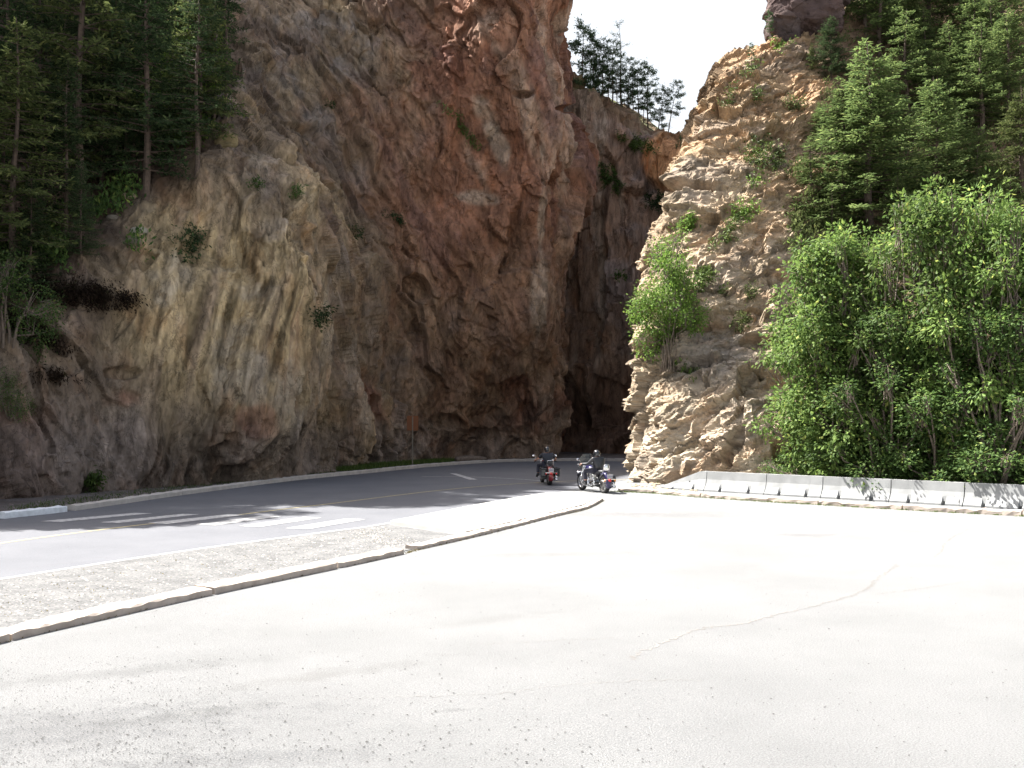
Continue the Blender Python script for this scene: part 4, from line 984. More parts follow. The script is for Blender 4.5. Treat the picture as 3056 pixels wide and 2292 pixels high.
tree('shrub', 'sap', 2010, 1000, 880, 'smaller leafy shoot low beside the upright bright green shrub', 'shrub', None, ('right',), 1.3)

# ---- draped juniper, vines and tufts: each patch follows the rock it grows on
def patch(name, label, cat, px, py, rx, ry, ang, n, key, mat, ls=(.12, .28), wd=.07, hang=.6, thick=.25, seed=0, group=None, sc_=1.0):
    r = np.random.RandomState(seed + int(px)); Cn, Dr, Wn = [], [], []; ca, sa = math.cos(ang), math.sin(ang)
    tries = 0
    while len(Cn) < n and tries < n*2:
        tries += 1; u = r.normal(0, .45); v = r.normal(0, .45)
        if u*u+v*v > 1.1: continue
        x = px+ca*u*rx-sa*v*ry; y = py+sa*u*rx+ca*v*ry
        h_ = hit(x, y, key)
        if not h_: continue
        nrm = h_[2] if h_[2].dot(ray(x, y)) < 0 else -h_[2]
        for _ in range(6):
            p = h_[0]+nrm*r.uniform(-.05, thick)+Vector(r.normal(0, .10, 3)); Cn.append(tuple(p)); Dr.append(tuple(nrm*.8+Vector((0, 0, -hang))+Vector(r.normal(0, .5, 3)))); Wn.append(tuple(Vector(r.normal(0, .6, 3))+Vector((0, 0, 1))+nrm*.5))
    if not Cn: return
    Cn = np.array(Cn); base = Cn.mean(0); Dr = unit(np.array(Dr)); k = len(Cn); Wv = unit(np.cross(Dr, np.array(Wn)))
    V, Fc = quads_from(Cn - base, Dr, Wv, r.uniform(ls[0], ls[1], k)*sc_, r.uniform(.6, 1.3, k)*wd*sc_, .1)
    o = np_mesh(name, V, Fc, M[mat]); o.location = base
    if cat == 'root mat': return tag(o, label, None, None, 'stuff')
    return tag(o, label, cat, group)
RK = ('right',); LK = ('left',); FK = ('far',)
for i, a in enumerate([
 ('juniper', 'large juniper draped over a ledge of the right cliff, brown underneath', 'shrub', 2275, 465, 70, 75, 0, 900, RK, 'juniper'),
 ('juniper', 'narrow trailing juniper just below the skyline of the right cliff', 'shrub', 2235, 210, 42, 14, -.7, 160, RK, 'juniper'),
 ('juniper', 'thin strip of juniper on the upper left part of the right cliff', 'shrub', 2172, 290, 48, 12, -.9, 160, RK, 'juniper'),
 ('juniper', 'small round juniper cushion high on the right cliff', 'shrub', 2257, 283, 28, 12, 0, 120, RK, 'juniper'),
 ('trailing_plant', 'long diagonal band of trailing green on the middle of the right cliff', 'plant', 2175, 690, 90, 20, -.85, 420, RK, 'juniper'),
 ('trailing_plant', 'green hanging strip at the left edge of the right cliff above the bush', 'plant', 2056, 665, 50, 22, -1.0, 320, RK, 'leaf_yellow'),
 ('trailing_plant', 'dark-bellied hanging plant right of the upright bush', 'plant', 2098, 835, 60, 28, -.9, 480, RK, 'juniper'),
 ('shrub', 'leafy shrub on bare rock left of the sparse small fir', 'shrub', 2215, 625, 50, 40, .4, 320, RK, 'leaf_yellow'),
 ('grass_tuft', 'dry yellow tuft in the middle of the tan rock', 'tuft', 2150, 868, 18, 12, 0, 60, RK, 'juniper'),
 ('fir_sprig', 'feathery fir sprig poking from the rock left of the thicket, upper one', 'sprig', 2240, 870, 26, 24, 0, 150, RK, 'fir_yellow'),
 ('fir_sprig', 'feathery fir sprig poking from the rock left of the thicket, lower one', 'sprig', 2215, 965, 40, 20, .4, 220, RK, 'fir_yellow'),
 ('shrub', 'yellow-green shrub below the large draped juniper', 'shrub', 2250, 540, 22, 26, 0, 120, RK, 'leaf_yellow'),
 ('shrub', 'pale bushy growth on the upper edge of the right cliff beside the outcrop', 'shrub', 2330, 135, 40, 24, 0, 200, RK, 'leaf_yellow'),
 ('shrub', 'green bush on bare rock at the left of the loose young fir', 'shrub', 2370, 310, 50, 30, 0, 260, RK, 'fir_yellow'),
 ('shrub', 'grey-green growth at the foot of the right-hand firs', 'shrub', 2400, 640, 60, 40, 0, 300, RK, 'juniper'),
 ('shrub', 'dark grey-green scrub on the grey patch of the tan rock', 'shrub', 2045, 1100, 50, 30, .5, 120, RK, 'juniper'),
 ('grass_tuft', 'green tuft beside the leftmost barrier at the cliff foot', 'tuft', 1955, 1452, 40, 5, 0, 60, RK, 'juniper'),
 ('shrub', 'dark plant hanging beside the right edge of the yellow rock slab', 'shrub', 950, 945, 34, 42, .9, 300, LK, 'fir'),
 ('shrub', 'dark green plants in the cleft above the yellow slab', 'shrub', 565, 720, 55, 65, 0, 420, LK, 'fir'),
 ('shrub', 'small leafy plant on the ledge above the slab, left one', 'shrub', 762, 555, 26, 18, 0, 120, LK, 'leaf_dark'),
 ('shrub', 'small leafy plant on the ledge above the slab, right one', 'shrub', 885, 578, 22, 28, 0, 140, LK, 'leaf_dark'),
 ('grass_strip', 'grassy strip running down a diagonal ledge of the red cliff', 'grass', 1375, 370, 110, 12, .88, 420, LK, 'juniper'),
 ('shrub', 'dark tuft on the brown cliff below the diagonal grassy ledge', 'shrub', 1180, 650, 40, 14, .6, 160, LK, 'fir'),
 ('shrub', 'dark tuft high on the brown cliff left of the diagonal ledge', 'shrub', 985, 318, 28, 12, .3, 90, LK, 'fir'),
 ('shrub', 'dark tuft at mid height of the brown cliff', 'shrub', 1060, 690, 30, 12, .6, 110, LK, 'fir'),
 ('shrub', 'green shrub patch on the steep slope below the ridge pines', 'shrub', 1825, 530, 26, 60, -.5, 500, FK, 'leaf_dark'),
 ('shrub', 'dark bushes on the ledge under the orange spur', 'shrub', 1980, 605, 60, 22, .25, 500, FK, 'fir'),
 ('shrub', 'small green plant high on the dark far wall', 'shrub', 1850, 822, 20, 10, 0, 90, FK, 'leaf_dark'),
 ('shrub', 'yellow-green scrub on the grassy shoulder of the ridge', 'shrub', 1900, 425, 70, 22, .45, 500, FK, 'juniper'),
 ('grass_tuft', 'dark green tuft at the foot of the left cliff by the gravel verge', 'tuft', 275, 1430, 28, 28, 0, 260, LK, 'grass'),
 ('root_mat', 'dark overhanging root mat along the lip of the left rock', 'root mat', 250, 885, 170, 40, .1, 1500, LK, 'moss'),
 ('root_mat', 'dark root mat at the left edge below the forest', 'root mat', 100, 990, 120, 26, .45, 900, LK, 'moss'),
 ('root_mat', 'row of small dark moss clumps under the root mat', 'root mat', 150, 1125, 70, 10, .15, 200, LK, 'moss')]):
    far_ = a[9] == FK
    if a[2] == 'root mat': a = a[:8] + (a[8] * 2,) + a[9:]
    patch(*a, thick=.45 if a[2] == 'root mat' else .25, seed=i, sc_=1.5 if far_ else (.8 if a[2] == 'root mat' else 1.0), hang=.9 if a[2] == 'root mat' else .5)
# undergrowth as uncountable cover
def cover(name, label, boxes, n, key, mat, seed, ls=(.1, .25), wd=.06, thick=.2):
    r = np.random.RandomState(seed); Cn, Dr, Wn = [], [], []
    for _ in range(n):
        bx = boxes[r.randint(len(boxes))]; x = r.uniform(bx[0], bx[2]); y = r.uniform(bx[1], bx[3]); h_ = hit(x, y, key)
        if not h_: continue
        if fbm(np.array([tuple(h_[0])])*.7, 2, seed)[0] < -.05: continue
        nrm = h_[2] if h_[2].dot(ray(x, y)) < 0 else -h_[2]
        for _ in range(5):
            p = h_[0]+Vector(r.normal(0, .14, 3))+nrm*r.uniform(0, thick); Cn.append(tuple(p)); Dr.append(tuple(nrm*.5+Vector((0, 0, .5))+Vector(r.normal(0, .5, 3)))); Wn.append(tuple(r.normal(0, 1, 3)+np.array([0, 0, .6])))
    Cn = np.array(Cn); Dr = unit(np.array(Dr)); k = len(Cn); Wv = unit(np.cross(Dr, np.array(Wn)))
    V, Fc = quads_from(Cn, Dr, Wv, r.uniform(ls[0], ls[1], k), r.uniform(.6, 1.3, k)*wd, .1)
    return tag(np_mesh(name, V, Fc, M[mat]), label, None, None, 'stuff')
cover('undergrowth', 'leafy undergrowth among the conifers of the left slope', [(0, 300, 420, 800), (0, 0, 620, 380), (380, 200, 620, 420)], 8000, LK, 'leaf_dark', 41, (.12, .3), .10, .5)
cover('undergrowth', 'undergrowth on the right slope between the conifers', [(2480, 0, 3056, 700), (2350, 500, 2800, 760), (2450, 250, 3056, 600)], 5000, RK, 'fir_yellow', 42, (.12, .3), .09, .4)
cover('undergrowth', 'scrub under the maple thicket behind the barriers', [(2380, 1250, 3056, 1460)], 1500, RK, 'leaf_dark', 43, (.1, .22), .09, .4)
def grass(name, label, area, n, hmax, seed, mat='grass'):
    r = np.random.RandomState(seed); rr = random.Random(seed); Cn = np.array([area(rr) for _ in range(n)]); Dr = unit(np.stack([r.normal(0, .3, n), r.normal(0, .3, n), np.ones(n)], 1)); Wv = unit(np.cross(Dr, r.normal(0, 1, (n, 3))))
    V, Fc = quads_from(Cn, Dr, Wv, r.uniform(.3, 1, n)*hmax, np.full(n, .02), .1)
    return tag(np_mesh(name, V, Fc, M[mat]), label, None, None, 'stuff')
def ga(pxa, pxb, back0, back1):
    seg = [p for p in kerbL if gp(pxa, 1460).x/1 < 1e9]
    def f(r):
        while True:
            k_ = kerbL[r.randrange(len(kerbL))]; p = k_ + Vector((-r.uniform(back0, back1)*.75, r.uniform(back0, back1)*.75, 0)); q = proj(np.array([[p.x, p.y, 0.]]))
            if pxa < q[0][0] < pxb: return (p.x + r.uniform(-.4, .4), p.y + r.uniform(-.4, .4), 0)
    return f
grass('grass', 'green grass growing at the cliff foot around the sign post', ga(1010, 1345, 1.2, 3.4), 9000, .30, 5)
grass('grass', 'thin weeds along the shaded verge', ga(60, 1000, .9, 3.0), 2500, .12, 6)
def g_bar(r):
    p = bk[r.randrange(len(bk))]; d_ = r.uniform(.16, .26) * (1 if r.random() < .25 else -1); return (p.x + d_*.7 + r.gauss(0, .12), p.y + d_*.7 + r.gauss(0, .03) - .03, 0)
grass('grass', 'dry yellow-green weeds along the low kerb before the barriers', g_bar, 3500, .07, 7, 'juniper')
def g_kerb(r):
    p = fks[r.randrange(len(fks))]; return (p.x + .13 + abs(r.gauss(0, .03)), p.y - .06 + r.gauss(0, .08), 0)
grass('grass', 'dry grass wisps along the face of the near kerb', g_kerb, 1600, .035, 8, 'dry_grass')
def g_med(r):
    x, y = a_med(r); return (x, y, 0)
grass('grass', 'sparse dry tufts in the gravel median', g_med, 700, .04, 9, 'dry_grass')

# ---------------------------------------------------------------- motorcycles and riders
M['black_paint'] = simple('black_paint', (.012, .012, .014), .18, 0, .1, coat=.6)
M['black_leather'] = simple('black_leather', (.02, .02, .024), .45, 0, .25, 14, bump=.2)
M['black_cloth'] = simple('black_cloth', (.018, .02, .028), .8, 0, .25, 12)
M['denim'] = simple('dark_denim', (.03, .03, .045), .85, 0, .3, 12)
M['chrome'] = simple('chrome', (.75, .75, .76), .12, 1, .03)
M['steel'] = simple('dull_steel', (.35, .34, .33), .35, .9, .1)
M['blue_paint'] = simple('dark_blue_paint', (.014, .012, .06), .15, .2, .1, coat=.8)
M['maroon_paint'] = simple('maroon_paint', (.22, .015, .02), .2, .1, .1, coat=.8)
M['red_lens'] = simple('red_lens', (.55, .01, .01), .2, 0, .05, coat=.5)
M['amber_lens'] = simple('amber_lens', (.7, .25, .03), .2, 0, .05, coat=.5)
M['plate'] = simple('licence_plate_white', (.42, .40, .40), .5, 0, .05)
M['plate_ink'] = simple('plate_ink', (.12, .12, .2), .6)
M['skin'] = simple('skin', (.42, .22, .15), .5, 0, .08)
M['mirror_glass'] = simple('mirror_glass', (.7, .7, .72), .03, 1, .01)
mg, tg, bgp = newmat('smoked_screen'); bgp.inputs['Base Color'].default_value = (.09, .10, .10, 1); bgp.inputs['Alpha'].default_value = .55; bgp.inputs['Roughness'].default_value = .1; M['screen'] = mg
def wheel(root, name, x, r, w_, mat_rim):
    t = MB(); t.lathe([(r-.10, -w_*.42), (r-.05, -w_*.5), (r-.015, -w_*.40), (r, -w_*.15), (r, w_*.15), (r-.015, w_*.40), (r-.05, w_*.5), (r-.10, w_*.42), (r-.11, 0)], (x, 0, r), 'Y', 36, True)
    tyre = t.build(name, M['dark_rubber'], root, True)
    q = MB(); q.lathe([(r-.095, -w_*.38), (r-.115, -w_*.25), (r-.12, 0), (r-.115, w_*.25), (r-.095, w_*.38), (r-.105, 0)], (x, 0, r), 'Y', 36, True)
    q.lathe([(.0, -.07), (.045, -.07), (.05, -.03), (.03, 0), (.05, .03), (.045, .07), (0, .07)], (x, 0, r), 'Y', 16)
    for i in range(14):
        a = i*math.pi*2/14+.1; sg = 1 if i % 2 else -1
        q.tube([(x+.04*math.cos(a), sg*.045, r+.04*math.sin(a)), (x+(r-.11)*math.cos(a+.18*sg), 0, r+(r-.11)*math.sin(a+.18*sg))], .006, 5)
    q.lathe([(.06, w_*.5+.012), (.13, w_*.5+.012), (.13, w_*.5+.018), (.06, w_*.5+.018)], (x, 0, r), 'Y', 24, True)
    q.build('rim', mat_rim, tyre, True)
def fender(root, name, x, r, a0, a1, w_, mat, flare=0):
    n = 18; V = []; prof = [(-w_*.5, -.09), (-w_*.5, -.03), (-w_*.38, .0), (0, .02), (w_*.38, .0), (w_*.5, -.03), (w_*.5, -.09)]
    m = MB()
    for i in range(n+1):
        a = R(a0+(a1-a0)*i/n); 
        for (y, d) in prof:
            rr = r+.035+d; m.v.append(Vector((x+rr*math.cos(a), y, r+rr*math.sin(a))))
    for i in range(n):
        for j in range(6): m.f.append([i*7+j, (i+1)*7+j, (i+1)*7+j+1, i*7+j+1])
    o = m.build(name, mat, root, True); sd = o.modifiers.new('thick', 'SOLIDIFY'); sd.thickness = .006; return o
def motorcycle(kind, loc, heading, label):
    root = empty('motorcycle', loc, heading, label, 'motorcycle'); WB = 1.65; ra = R(0)
    paint = M['blue_paint'] if kind == 2 else M['maroon_paint']
    wheel(root, 'rear_wheel', 0, .33, .16, M['steel']); wheel(root, 'front_wheel', WB, .33, .12, M['chrome'])
    fender(root, 'rear_fender', 0, .345, 205, 65, .19, paint); fender(root, 'front_fender', WB, .335, 165, 35, .15, paint if kind == 2 else M['black_paint'])
    # frame, swing arm, engine
    m = MB(); m.tube([(WB-.32, 0, .80), (.95, 0, .74), (.45, 0, .60), (.15, 0, .55)], .028, 8)
    for sg in (-1, 1):
        m.tube([(WB-.34, sg*.03, .76), (1.22, sg*.11, .22), (.65, sg*.12, .18), (.4, sg*.11, .42), (.3, sg*.09, .58)], .018, 7); m.tube([(.5, sg*.10, .3), (0, sg*.12, .33)], .022, 7)
        m.tube([(.32, sg*.16, .60), (.06, sg*.14, .38)], .025, 8)
    m.build('frame', M['black_paint'], root, True)
    m = MB(); m.ell((.86, 0, .31), (.25, .15, .13), 16, 10, pw=.6); m.ell((.62, 0, .33), (.13, .17, .11), 14, 8, pw=.6)
    m.lathe([(0, -.20), (.10, -.20), (.12, -.17), (.12, .17), (.10, .20), (0, .20)], (.98, 0, .30), 'Y', 20)
    for sg, a in ((1, R(24)), (-1, R(-24))):
        d = Vector((math.sin(a), 0, math.cos(a))); p = Vector((.86, 0, .36))
        for i in range(9): m.lathe([(0, 0), (.085-.002*i, 0), (.085-.002*i, .012), (0, .012)], (0, 0, 0), 'Z', 14); k_ = len(m.v)-14*4; rot = Matrix.Rotation(a, 3, 'Y'); 
        # place the stacked fins along the cylinder
        for i in range(9):
            base = len(m.v)-14*4*(9-i)
            for j in range(14*4): m.v[base+j] = rot @ m.v[base+j] + p + d*(.03+.027*i)
        m.tube([p, p+d*.3], [.07, .06], 12); m.ell(p+d*.30, (.075, .075, .04), 14, 8)
    m.ell((.92, .17, .46), (.09, .05, .09), 14, 8); m.box((.66, .19, .29), (.2, .03, .12))
    m.build('engine', M['chrome'] if kind == 2 else M['steel'], root, True, bevel=.004)
    m = MB(); m.tube([(.92, -.12, .5), (1.06, -.17, .36), (.9, -.19, .2), (.5, -.2, .2), (-.35, -.21, .24)], [.022, .026, .03, .045, .05], 12); m.tube([(.74, -.12, .5), (.72, -.2, .33), (.5, -.21, .3), (-.28, -.22, .34)], [.022, .028, .045, .048], 12)
    m.build('exhaust', M['chrome'], root, True)
    if kind == 2:
        m = MB(); m.box((1.0, .26, .24), (.34, .12, .02)); m.box((.62, .27, .22), (.12, .08, .02)); m.build('footboard', M['chrome'], root, bevel=.006)
    # tank and seat
    m = MB(); m.ell((1.02, 0, .80), (.30, .15, .13), 18, 12, rot=Matrix.Rotation(R(-10), 3, 'Y'), pw=.85); m.build('fuel_tank', paint, root, True)
    m = MB(); m.ell((.50, 0, .68), (.26, .17, .07), 16, 10, pw=.7); m.ell((.18, 0, .74), (.19, .12, .06), 14, 8, pw=.7); m.build('seat', M['black_leather'], root, True)
    # fork, headlight, bars
    m = MB(); 
    for sg in (-1, 1):
        m.tube([(WB, sg*.10, .33), (WB-.20, sg*.10, .68), (WB-.32, sg*.10, .92)], [.03, .028, .024], 10)
        m.tube([(WB-.2, sg*.1, .68), (WB+.0, sg*.1, .35)], .034, 10)
    m.box((WB-.30, 0, .89), (.06, .24, .03)); m.box((WB-.23, 0, .74), (.06, .26, .04)); m.build('front_fork', M['chrome'], root, True)
    m = MB(); m.lathe([(0, -.16), (.05, -.15), (.09, -.08), (.10, 0), (.095, .02), (0, .03)], (WB-.10, 0, .80), 'X', 20); m.build('headlight', M['chrome'], root, True)
    hz = .96 if kind == 2 else .92; hy = .40
    m = MB(); m.tube([(WB-.70, hy+.04, hz-.05), (WB-.60, hy-.06, hz), (WB-.42, .22, hz+.06), (WB-.32, .08, .93), (WB-.32, -.08, .93), (WB-.42, -.22, hz+.06), (WB-.60, -hy+.06, hz), (WB-.70, -hy-.04, hz-.05)], .013, 8)
    for sg in (-1, 1): m.tube([(WB-.56, sg*(hy-.06), hz+.0), (WB-.50, sg*(hy+.06), hz+.01)], .008, 6)
    hb = m.build('handlebar', M['chrome'], root, True)
    for sg in (-1, 1):
        g = MB(); g.tube([(WB-.73, sg*(hy+.06), hz-.06), (WB-.63, sg*(hy-.045), hz-.01)], .019, 10); g.build('grip', M['dark_rubber'], hb, True)
        q = MB(); q.tube([(WB-.55, sg*(hy-.10), hz+.02), (WB-.52, sg*(hy-.03), hz+.12), (WB-.52, sg*(hy+.02), hz+.16)], .007, 6)
        q.ell((WB-.52, sg*(hy+.04), hz+.18), (.018, .065, .042), 14, 8); mr_ = q.build('mirror', M['chrome'], root, True)
        q = MB(); q.ell((WB-.540, sg*(hy+.04), hz+.18), (.004, .055, .034), 14, 6); q.build('mirror_glass', M['mirror_glass'], mr_, True)
    if kind == 2:
        m = MB(); n = 10
        for i in range(n+1):
            z = .80+.52*i/n
            for j in range(9):
                u = -1+j/4; hw = .27*(1-.45*max(0, (i/n-.6)/.4)**2)
                m.v.append(Vector((WB-.10-.18*i/n-.10*u*u, u*hw, z)))
        for i in range(n):
            for j in range(8): m.f.append([i*9+j, i*9+j+1, (i+1)*9+j+1, (i+1)*9+j])
        o = m.build('windscreen', M['screen'], root, True); sd = o.modifiers.new('thick', 'SOLIDIFY'); sd.thickness = .004
        for sg in (-1, 1):
            q = MB(); q.lathe([(0, -.07), (.035, -.06), (.055, 0), (.05, .02), (0, .025)], (WB-.10, sg*.22, .66), 'X', 16); q.tube([(WB-.14, sg*.10, .70), (WB-.12, sg*.2, .67)], .012, 6); q.build('fog_lamp', M['chrome'], root, True)
        m = MB()
        for sg in (-1, 1): m.tube([(1.20, sg*.06, .60), (1.24, sg*.26, .56), (1.24, sg*.30, .42), (1.20, sg*.24, .28), (1.12, sg*.08, .24)], .014, 8)
        m.build('crash_bar', M['chrome'], root, True)
    # saddlebags
    for sg in ((-1, 1) if kind == 1 else (-1,)):
        m = MB(); 
        if kind == 1: m.box((-.02, sg*.27, .50), (.52, .20, .30), taper=.94)
        else: m.ell((.0, sg*.25, .50), (.27, .09, .16), 18, 10, pw=.55)
        sb_ = m.build('saddlebag', M['black_leather'] if kind == 2 else M['black_paint'], root, kind == 2, bevel=.03 if kind == 1 else 0)
        if kind == 1: q = MB(); q.box((-.02, sg*.27, .655), (.54, .215, .035)); q.build('saddlebag_lid', M['black_paint'], sb_, bevel=.012)
        else:
            q = MB(); q.box((-.0, sg*.345, .56), (.035, .008, .14)); q.build('buckle_strap', M['chrome'], sb_)
    # sissy bar and pad
    m = MB()
    m.tube([(.05, .12, .55), (-.10, .12, .74), (-.16, .11, .95), (-.17, .07, 1.0 if kind == 2 else .96), (-.17, -.07, 1.0 if kind == 2 else .96), (-.16, -.11, .95), (-.10, -.12, .74), (.05, -.12, .55)], .010, 8)
    m.build('sissy_bar', M['chrome'], root, True)
    m = MB(); m.ell((-.13, 0, .88), (.035, .10, .10), 16, 10, pw=.6); m.build('backrest_pad', M['chrome'] if kind == 2 else M['black_leather'], root, True)
    # lights and plate
    zc = .60 if kind == 2 else .60; xr = -.36
    m = MB(); m.box((xr-.03, 0, zc), (.006, .20, .14), Matrix.Rotation(R(8), 3, 'Y')); pl = m.build('licence_plate', M['plate'], root, bevel=.002)
    m = MB(); 
    for i in range(6): m.box((xr-.036, -.065+i*.026, zc), (.002, .012, .05), Matrix.Rotation(R(8), 3, 'Y'))
    m.build('plate_characters', M['plate_ink'], pl)
    m = MB(); m.box((xr-.01, 0, zc-.02), (.015, .03, .2)); m.box((xr-.0, 0, .5), (.02, .44, .02)); m.build('plate_bracket', M['chrome'], root)
    m = MB(); m.ell((xr-.04, 0, .46), (.04, .055, .055), 16, 10); m.build('tail_light', M['red_lens'], root, True)
    for sg in (-1, 1):
        m = MB(); m.ell((xr-.02, sg*.20, .46), (.05, .035, .035), 12, 8); m.build('turn_signal', M['amber_lens'] if kind == 2 else M['red_lens'], root, True)
    return root
def skinned(name, verts, edges, radii, mat, parent, rootv=0, subl=2):
    me = bpy.data.meshes.new(name); bm = bmesh.new(); lay = bm.verts.layers.skin.verify()
    vs = [bm.verts.new(v) for v in verts]
    for i, v in enumerate(vs):
        r_ = radii[i]; v[lay].radius = (r_, r_) if not hasattr(r_, '__len__') else r_; v[lay].use_root = (i == rootv)
    for a, b in edges: bm.edges.new((vs[a], vs[b]))
    bm.to_mesh(me); bm.free(); me.materials.append(mat)
    o = bpy.data.objects.new(name, me); C.objects.link(o); o.parent = parent
    k_ = o.modifiers.new('skin', 'SKIN'); k_.use_smooth_shade = True
    u = o.modifiers.new('sub', 'SUBSURF'); u.levels = subl; u.render_levels = subl
    return o
def rider(kind, bike, label):
    """seated rider; bike space: x forward, y left"""
    root = empty('person', bike.location, bike.rotation_euler.z, label, 'person')
    hz = .96 if kind == 2 else .92; hy = .40; X = .48
    pel = (X, 0, .80); spine = (X-.05, 0, .94); chest = (X-.02, 0, 1.10); neck = (X+.04, 0, 1.22); head = (X+.08, 0, 1.33)
    V = [pel, spine, chest, neck, head]; E = [(0, 1), (1, 2), (2, 3), (3, 4)]; Rd = [(.12, .09), (.11, .08), (.12, .08), .05, .085]
    arms = {}; legs = {}
    for sg in (1, -1):
        b = len(V); sh = (X+.0, sg*.19, 1.17); el = (X+.14, sg*(.36 if kind == 1 else .31), .99); wr = (.935, sg*(hy-.01), hz+.02); palm = (.98, sg*(hy+.0), hz+.02)
        V += [sh, el, wr, palm]; Rd += [.05, .04, .03, (.038, .022)]; E += [(2, b), (b, b+1), (b+1, b+2), (b+2, b+3)]; arms[sg] = (sh, el, wr, palm)
        # five fingers closing round the grip
        for i in range(4):
            f0 = len(V); yy = hy+.035-.022*i; ln = (.75, .95, 1, .9)[i]
            V += [(.990, sg*yy, hz+.018), (.990+.030*ln, sg*yy, hz-.005), (.985+.015*ln, sg*yy, hz-.045)]; Rd += [.010, .009, .008]; E += [(b+3, f0), (f0, f0+1), (f0+1, f0+2)]
        f0 = len(V); V += [(.965, sg*(hy-.045), hz+.0), (.965, sg*(hy-.06), hz-.04)]; Rd += [.012, .010]; E += [(b+3, f0), (f0, f0+1)]
        b = len(V); hip = (X+.04, sg*.10, .78); kn = (X+.46, sg*.27, .74); an = (X+.46, sg*.25, .34) if kind == 2 else (X+.40, sg*.31, .36); toe = (an[0]+.17, an[1]+sg*.03, .28)
        V += [hip, kn, an, toe]; Rd += [.10, .065, .045, .035]; E += [(0, b), (b, b+1), (b+1, b+2), (b+2, b+3)]; legs[sg] = (hip, kn, an, toe)
    body = skinned('body', V, E, Rd, M['skin'], root)
    # jacket or T-shirt: torso with sleeves
    V = [pel, spine, (X-.03, 0, 1.10), (X+.02, 0, 1.20)]; E = [(0, 1), (1, 2), (2, 3)]; Rd = [(.19, .16), (.18, .15), (.20, .165), .10]
    for sg in (1, -1):
        sh, el, wr, palm = arms[sg]; b = len(V)
        if kind == 2: V += [sh, el, wr]; Rd += [.082, .062, .045]; E += [(2, b), (b, b+1), (b+1, b+2)]
        else: mid = tuple((Vector(sh)*.22+Vector(el)*.78)); V += [sh, mid]; Rd += [.085, .07]; E += [(2, b), (b, b+1)]
    skinned('jacket' if kind == 2 else 'shirt', V, E, Rd, M['black_leather'] if kind == 2 else M['black_cloth'], root)
    V = [(X, 0, .80)]; E = []; Rd = [.16]
    for sg in (1, -1):
        hip, kn, an, toe = legs[sg]; b = len(V); V += [hip, kn, (an[0], an[1], an[2]+.07)]; Rd += [.12, .085, .065]; E += [(0, b), (b, b+1), (b+1, b+2)]
    skinned('trousers', V, E, Rd, M['denim'], root)
    for sg in (1, -1):
        hip, kn, an, toe = legs[sg]; t_ = Vector(toe); a_ = Vector(an)
        skinned('boot', [tuple(a_+Vector((0, 0, .10))), tuple(a_), tuple(a_*.5+t_*.5), tuple(t_)], [(0, 1), (1, 2), (2, 3)], [.062, .06, .052, .045], M['black_leather'], root)
    # face: nose, ears; helmet over the skull
    hx, _, hz2 = head
    m = MB(); m.ell((hx+.01, 0, hz2-.01), (.095, .078, .12), 16, 12); m.ell((hx+.105, 0, hz2-.015), (.022, .014, .024), 8, 6); m.ell((hx+.09, 0, hz2-.065), (.016, .03, .010), 8, 6)
    for sg in (1, -1): m.ell((hx, sg*.08, hz2-.015), (.022, .010, .032), 8, 6)
    m.build('face', M['skin'], root, True)
    m = MB(); 
    if kind == 2: m.ell((hx, 0, hz2+.02), (.145, .125, .145), 20, 14, lo=-.45); m.box((hx+.10, 0, hz2+.035), (.09, .17, .02))
    else: m.ell((hx-.005, 0, hz2+.03), (.135, .115, .125), 20, 14, lo=-.15); m.ell((hx-.03, 0, hz2-.03), (.10, .09, .07), 14, 8)
    m.build('helmet', M['black_paint'], root, True)
    m = MB(); m.ell((hx-.045, 0, hz2-.07), (.055, .06, .05), 10, 8); m.build('hair', simple('dark_hair', (.03, .02, .015), .7), root, True)
    for sg in (1, -1):
        m = MB(); m.ell((hx+.085, sg*.033, hz2+.005), (.012, .02, .014), 8, 6); m.build('sunglass_lens', M['black_paint'], root, True)
    return root
b1 = motorcycle(1, gp(1640, 1448), R(98), 'black and maroon touring motorcycle with hard saddlebags heading away into the canyon')
rider(1, b1, 'person in black T-shirt and black half helmet, bare forearms, riding the maroon motorcycle')
b2 = motorcycle(2, gp(1804, 1472), R(114), 'dark blue cruiser motorcycle with windscreen and chrome backrest at the end of the island')
rider(2, b2, 'person in black leather jacket and dark helmet riding the blue motorcycle')

# ---------------------------------------------------------------- dark outcrop on the skyline of the right cliff
def boulder(name, label, cen, size, seed, mat, cols, n=90, kind='structure'):
    U, Vv = np.meshgrid(np.linspace(0, 2*np.pi, n), np.linspace(-np.pi/2, np.pi/2, n))
    D_ = np.stack([np.cos(Vv)*np.cos(U), np.cos(Vv)*np.sin(U), np.sin(Vv)], 2).reshape(-1, 3)
    D_ = np.sign(D_)*np.abs(D_)**.75; P = D_*np.array(size)
    Q = P+np.array(cen); d = fbm(Q*.5, 4, seed)*.28*min(size); f1, e1, _ = facet(Q*np.array([.5, .5, .7]), seed, 1.2); f2, e2, _ = facet(Q*1.6, seed+3, 1.2)
    d += f1*.3*min(size)+f2*.08*min(size); Q = Q+unit(D_)*d[:, None]
    nn_ = fbm(Q*.6, 4, seed+9); c = np.array(cols)[None]*(1+.35*nn_[:, None])
    o = np_mesh(name, Q, gridfaces(n, n), mat, cols=np.clip(c, .01, 1)); return tag(o, label, None, None, kind)
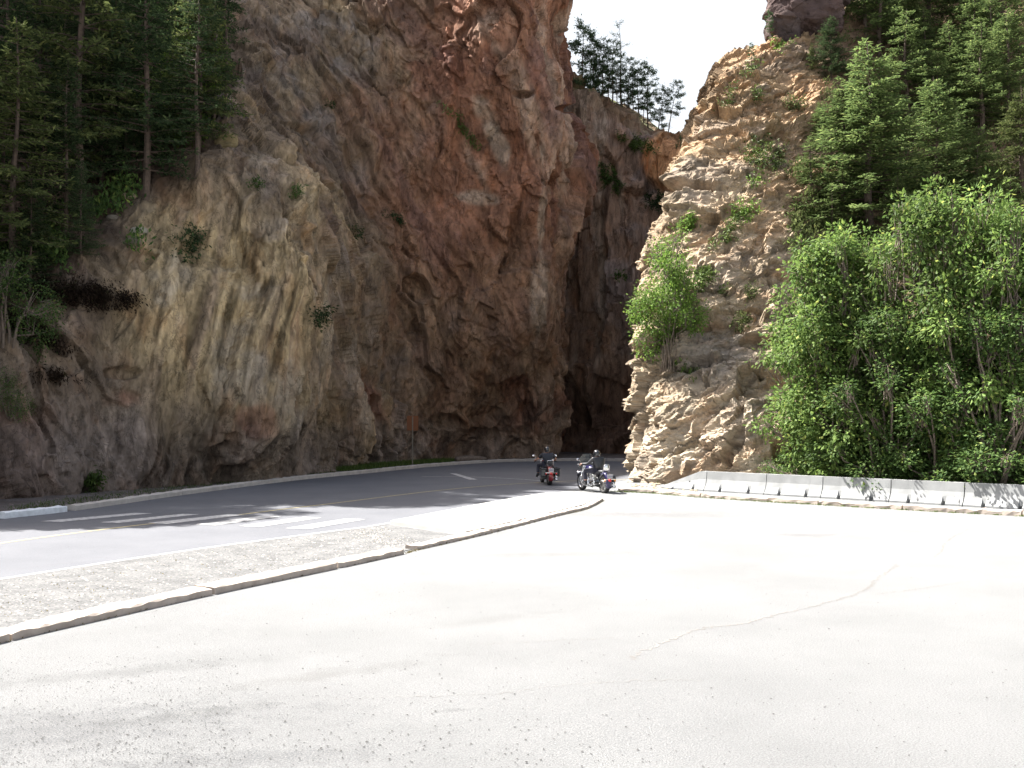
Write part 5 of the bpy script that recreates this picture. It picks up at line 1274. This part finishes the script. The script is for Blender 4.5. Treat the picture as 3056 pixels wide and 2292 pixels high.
for (px_, py_, sz_, lb_, cl_) in ((385, 588, .30, 'pale angular rock lying on the slope below the conifers, uppermost of the loose rocks', (.28,.23,.15)), (415, 690, .30, 'flat pale rock in the dark cleft left of the slab', (.27,.25,.20)), (395, 722, .26, 'tilted pale rock just below the flat one in the cleft', (.26,.23,.17)),
    (335, 650, .18, 'small pale rock among rubble near the end of the tree line', (.24,.21,.17)), (680, 425, .45, 'yellowish upright block on the cliff edge beside the leaning stems', (.33,.26,.14))):
    hh = hit(px_, py_, ('left',)); o_ = boulder('rock', lb_, (0, 0, 0), (sz_*1.2, sz_*.8, sz_*.62 if sz_ < .4 else sz_*1.2), int(px_), M['rock_r'], cl_, 26, None); o_.location = hh[0]; o_['category'] = 'rock'; o_['group'] = 'loose rocks on the left slope'
oc = pt(2405, 10, 59); boulder('outcrop', 'dark purple-grey rock outcrop on the skyline of the right cliff', tuple(oc), (1.9, 1.6, 2.0), 700, M['rock_r'], (.10, .07, .065))
oc = pt(2345, 95, 58.5); boulder('outcrop', 'lower end of the dark skyline outcrop', tuple(oc), (.9, 1.0, 1.2), 705, M['rock_r'], (.10, .075, .07))

# ---- trees on top of the left cliff, above the photo, whose tips throw the streaked shadow on the road
def ground_z(x, y):
    r_ = BVH['left'].ray_cast(Vector((x, y, 200)), Vector((0, 0, -1))); return r_[0].z if r_[0] else None
edge_pts = [(60,1574),(180,1580),(260,1572),(330,1578),(400,1566),(470,1573),(560,1568),(640,1560),(720,1563),(790,1548),(850,1540),(900,1534),(985,1530),(1060,1538),(1130,1533),(1190,1534),(1240,1514),(1290,1510),(1350,1508),(1410,1502),(1470,1499),(1530,1488),(1580,1478),(1630,1472),(1690,1462),(1750,1450)]
ntop = 0
for i, (px, py) in enumerate(edge_pts):
    P0 = gp(px, py); done = False
    for t in np.arange(8, 70, .5):
        x = P0.x + sun_dir.x / sun_dir.z * t; y = P0.y + sun_dir.y / sun_dir.z * t; g_ = ground_z(x, y)
        if g_ is None: continue
        hgt = t - g_
        if 2.0 < hgt < 17:
            q = proj(np.array([[x, y, g_ + hgt * .3]]))
            vis = 0 < q[0][0] < 3056 and q[1][0] > 0
            q0 = proj(np.array([[x, y, g_ + 0.]]))
            if -420 < q0[0][0] < 3100 and not (q0[1][0] < -40 or (q0[0][0] < 600 and q0[1][0] < 620)): continue
            plant('conifer', P_[['f1', 'f4', 'f2'][i % 3]], Vector((x, y, g_ - .3)), hgt + .3, 'conifer on the cliff top above the photo, one of those shading the road', 'conifer', 'conifers on the cliff top above the photo', i * 1.3, 1.3 if hgt < 8 else 1.0); ntop += 1; done = True; break
    print('EDGE', px, py, done, round(float(t), 1))
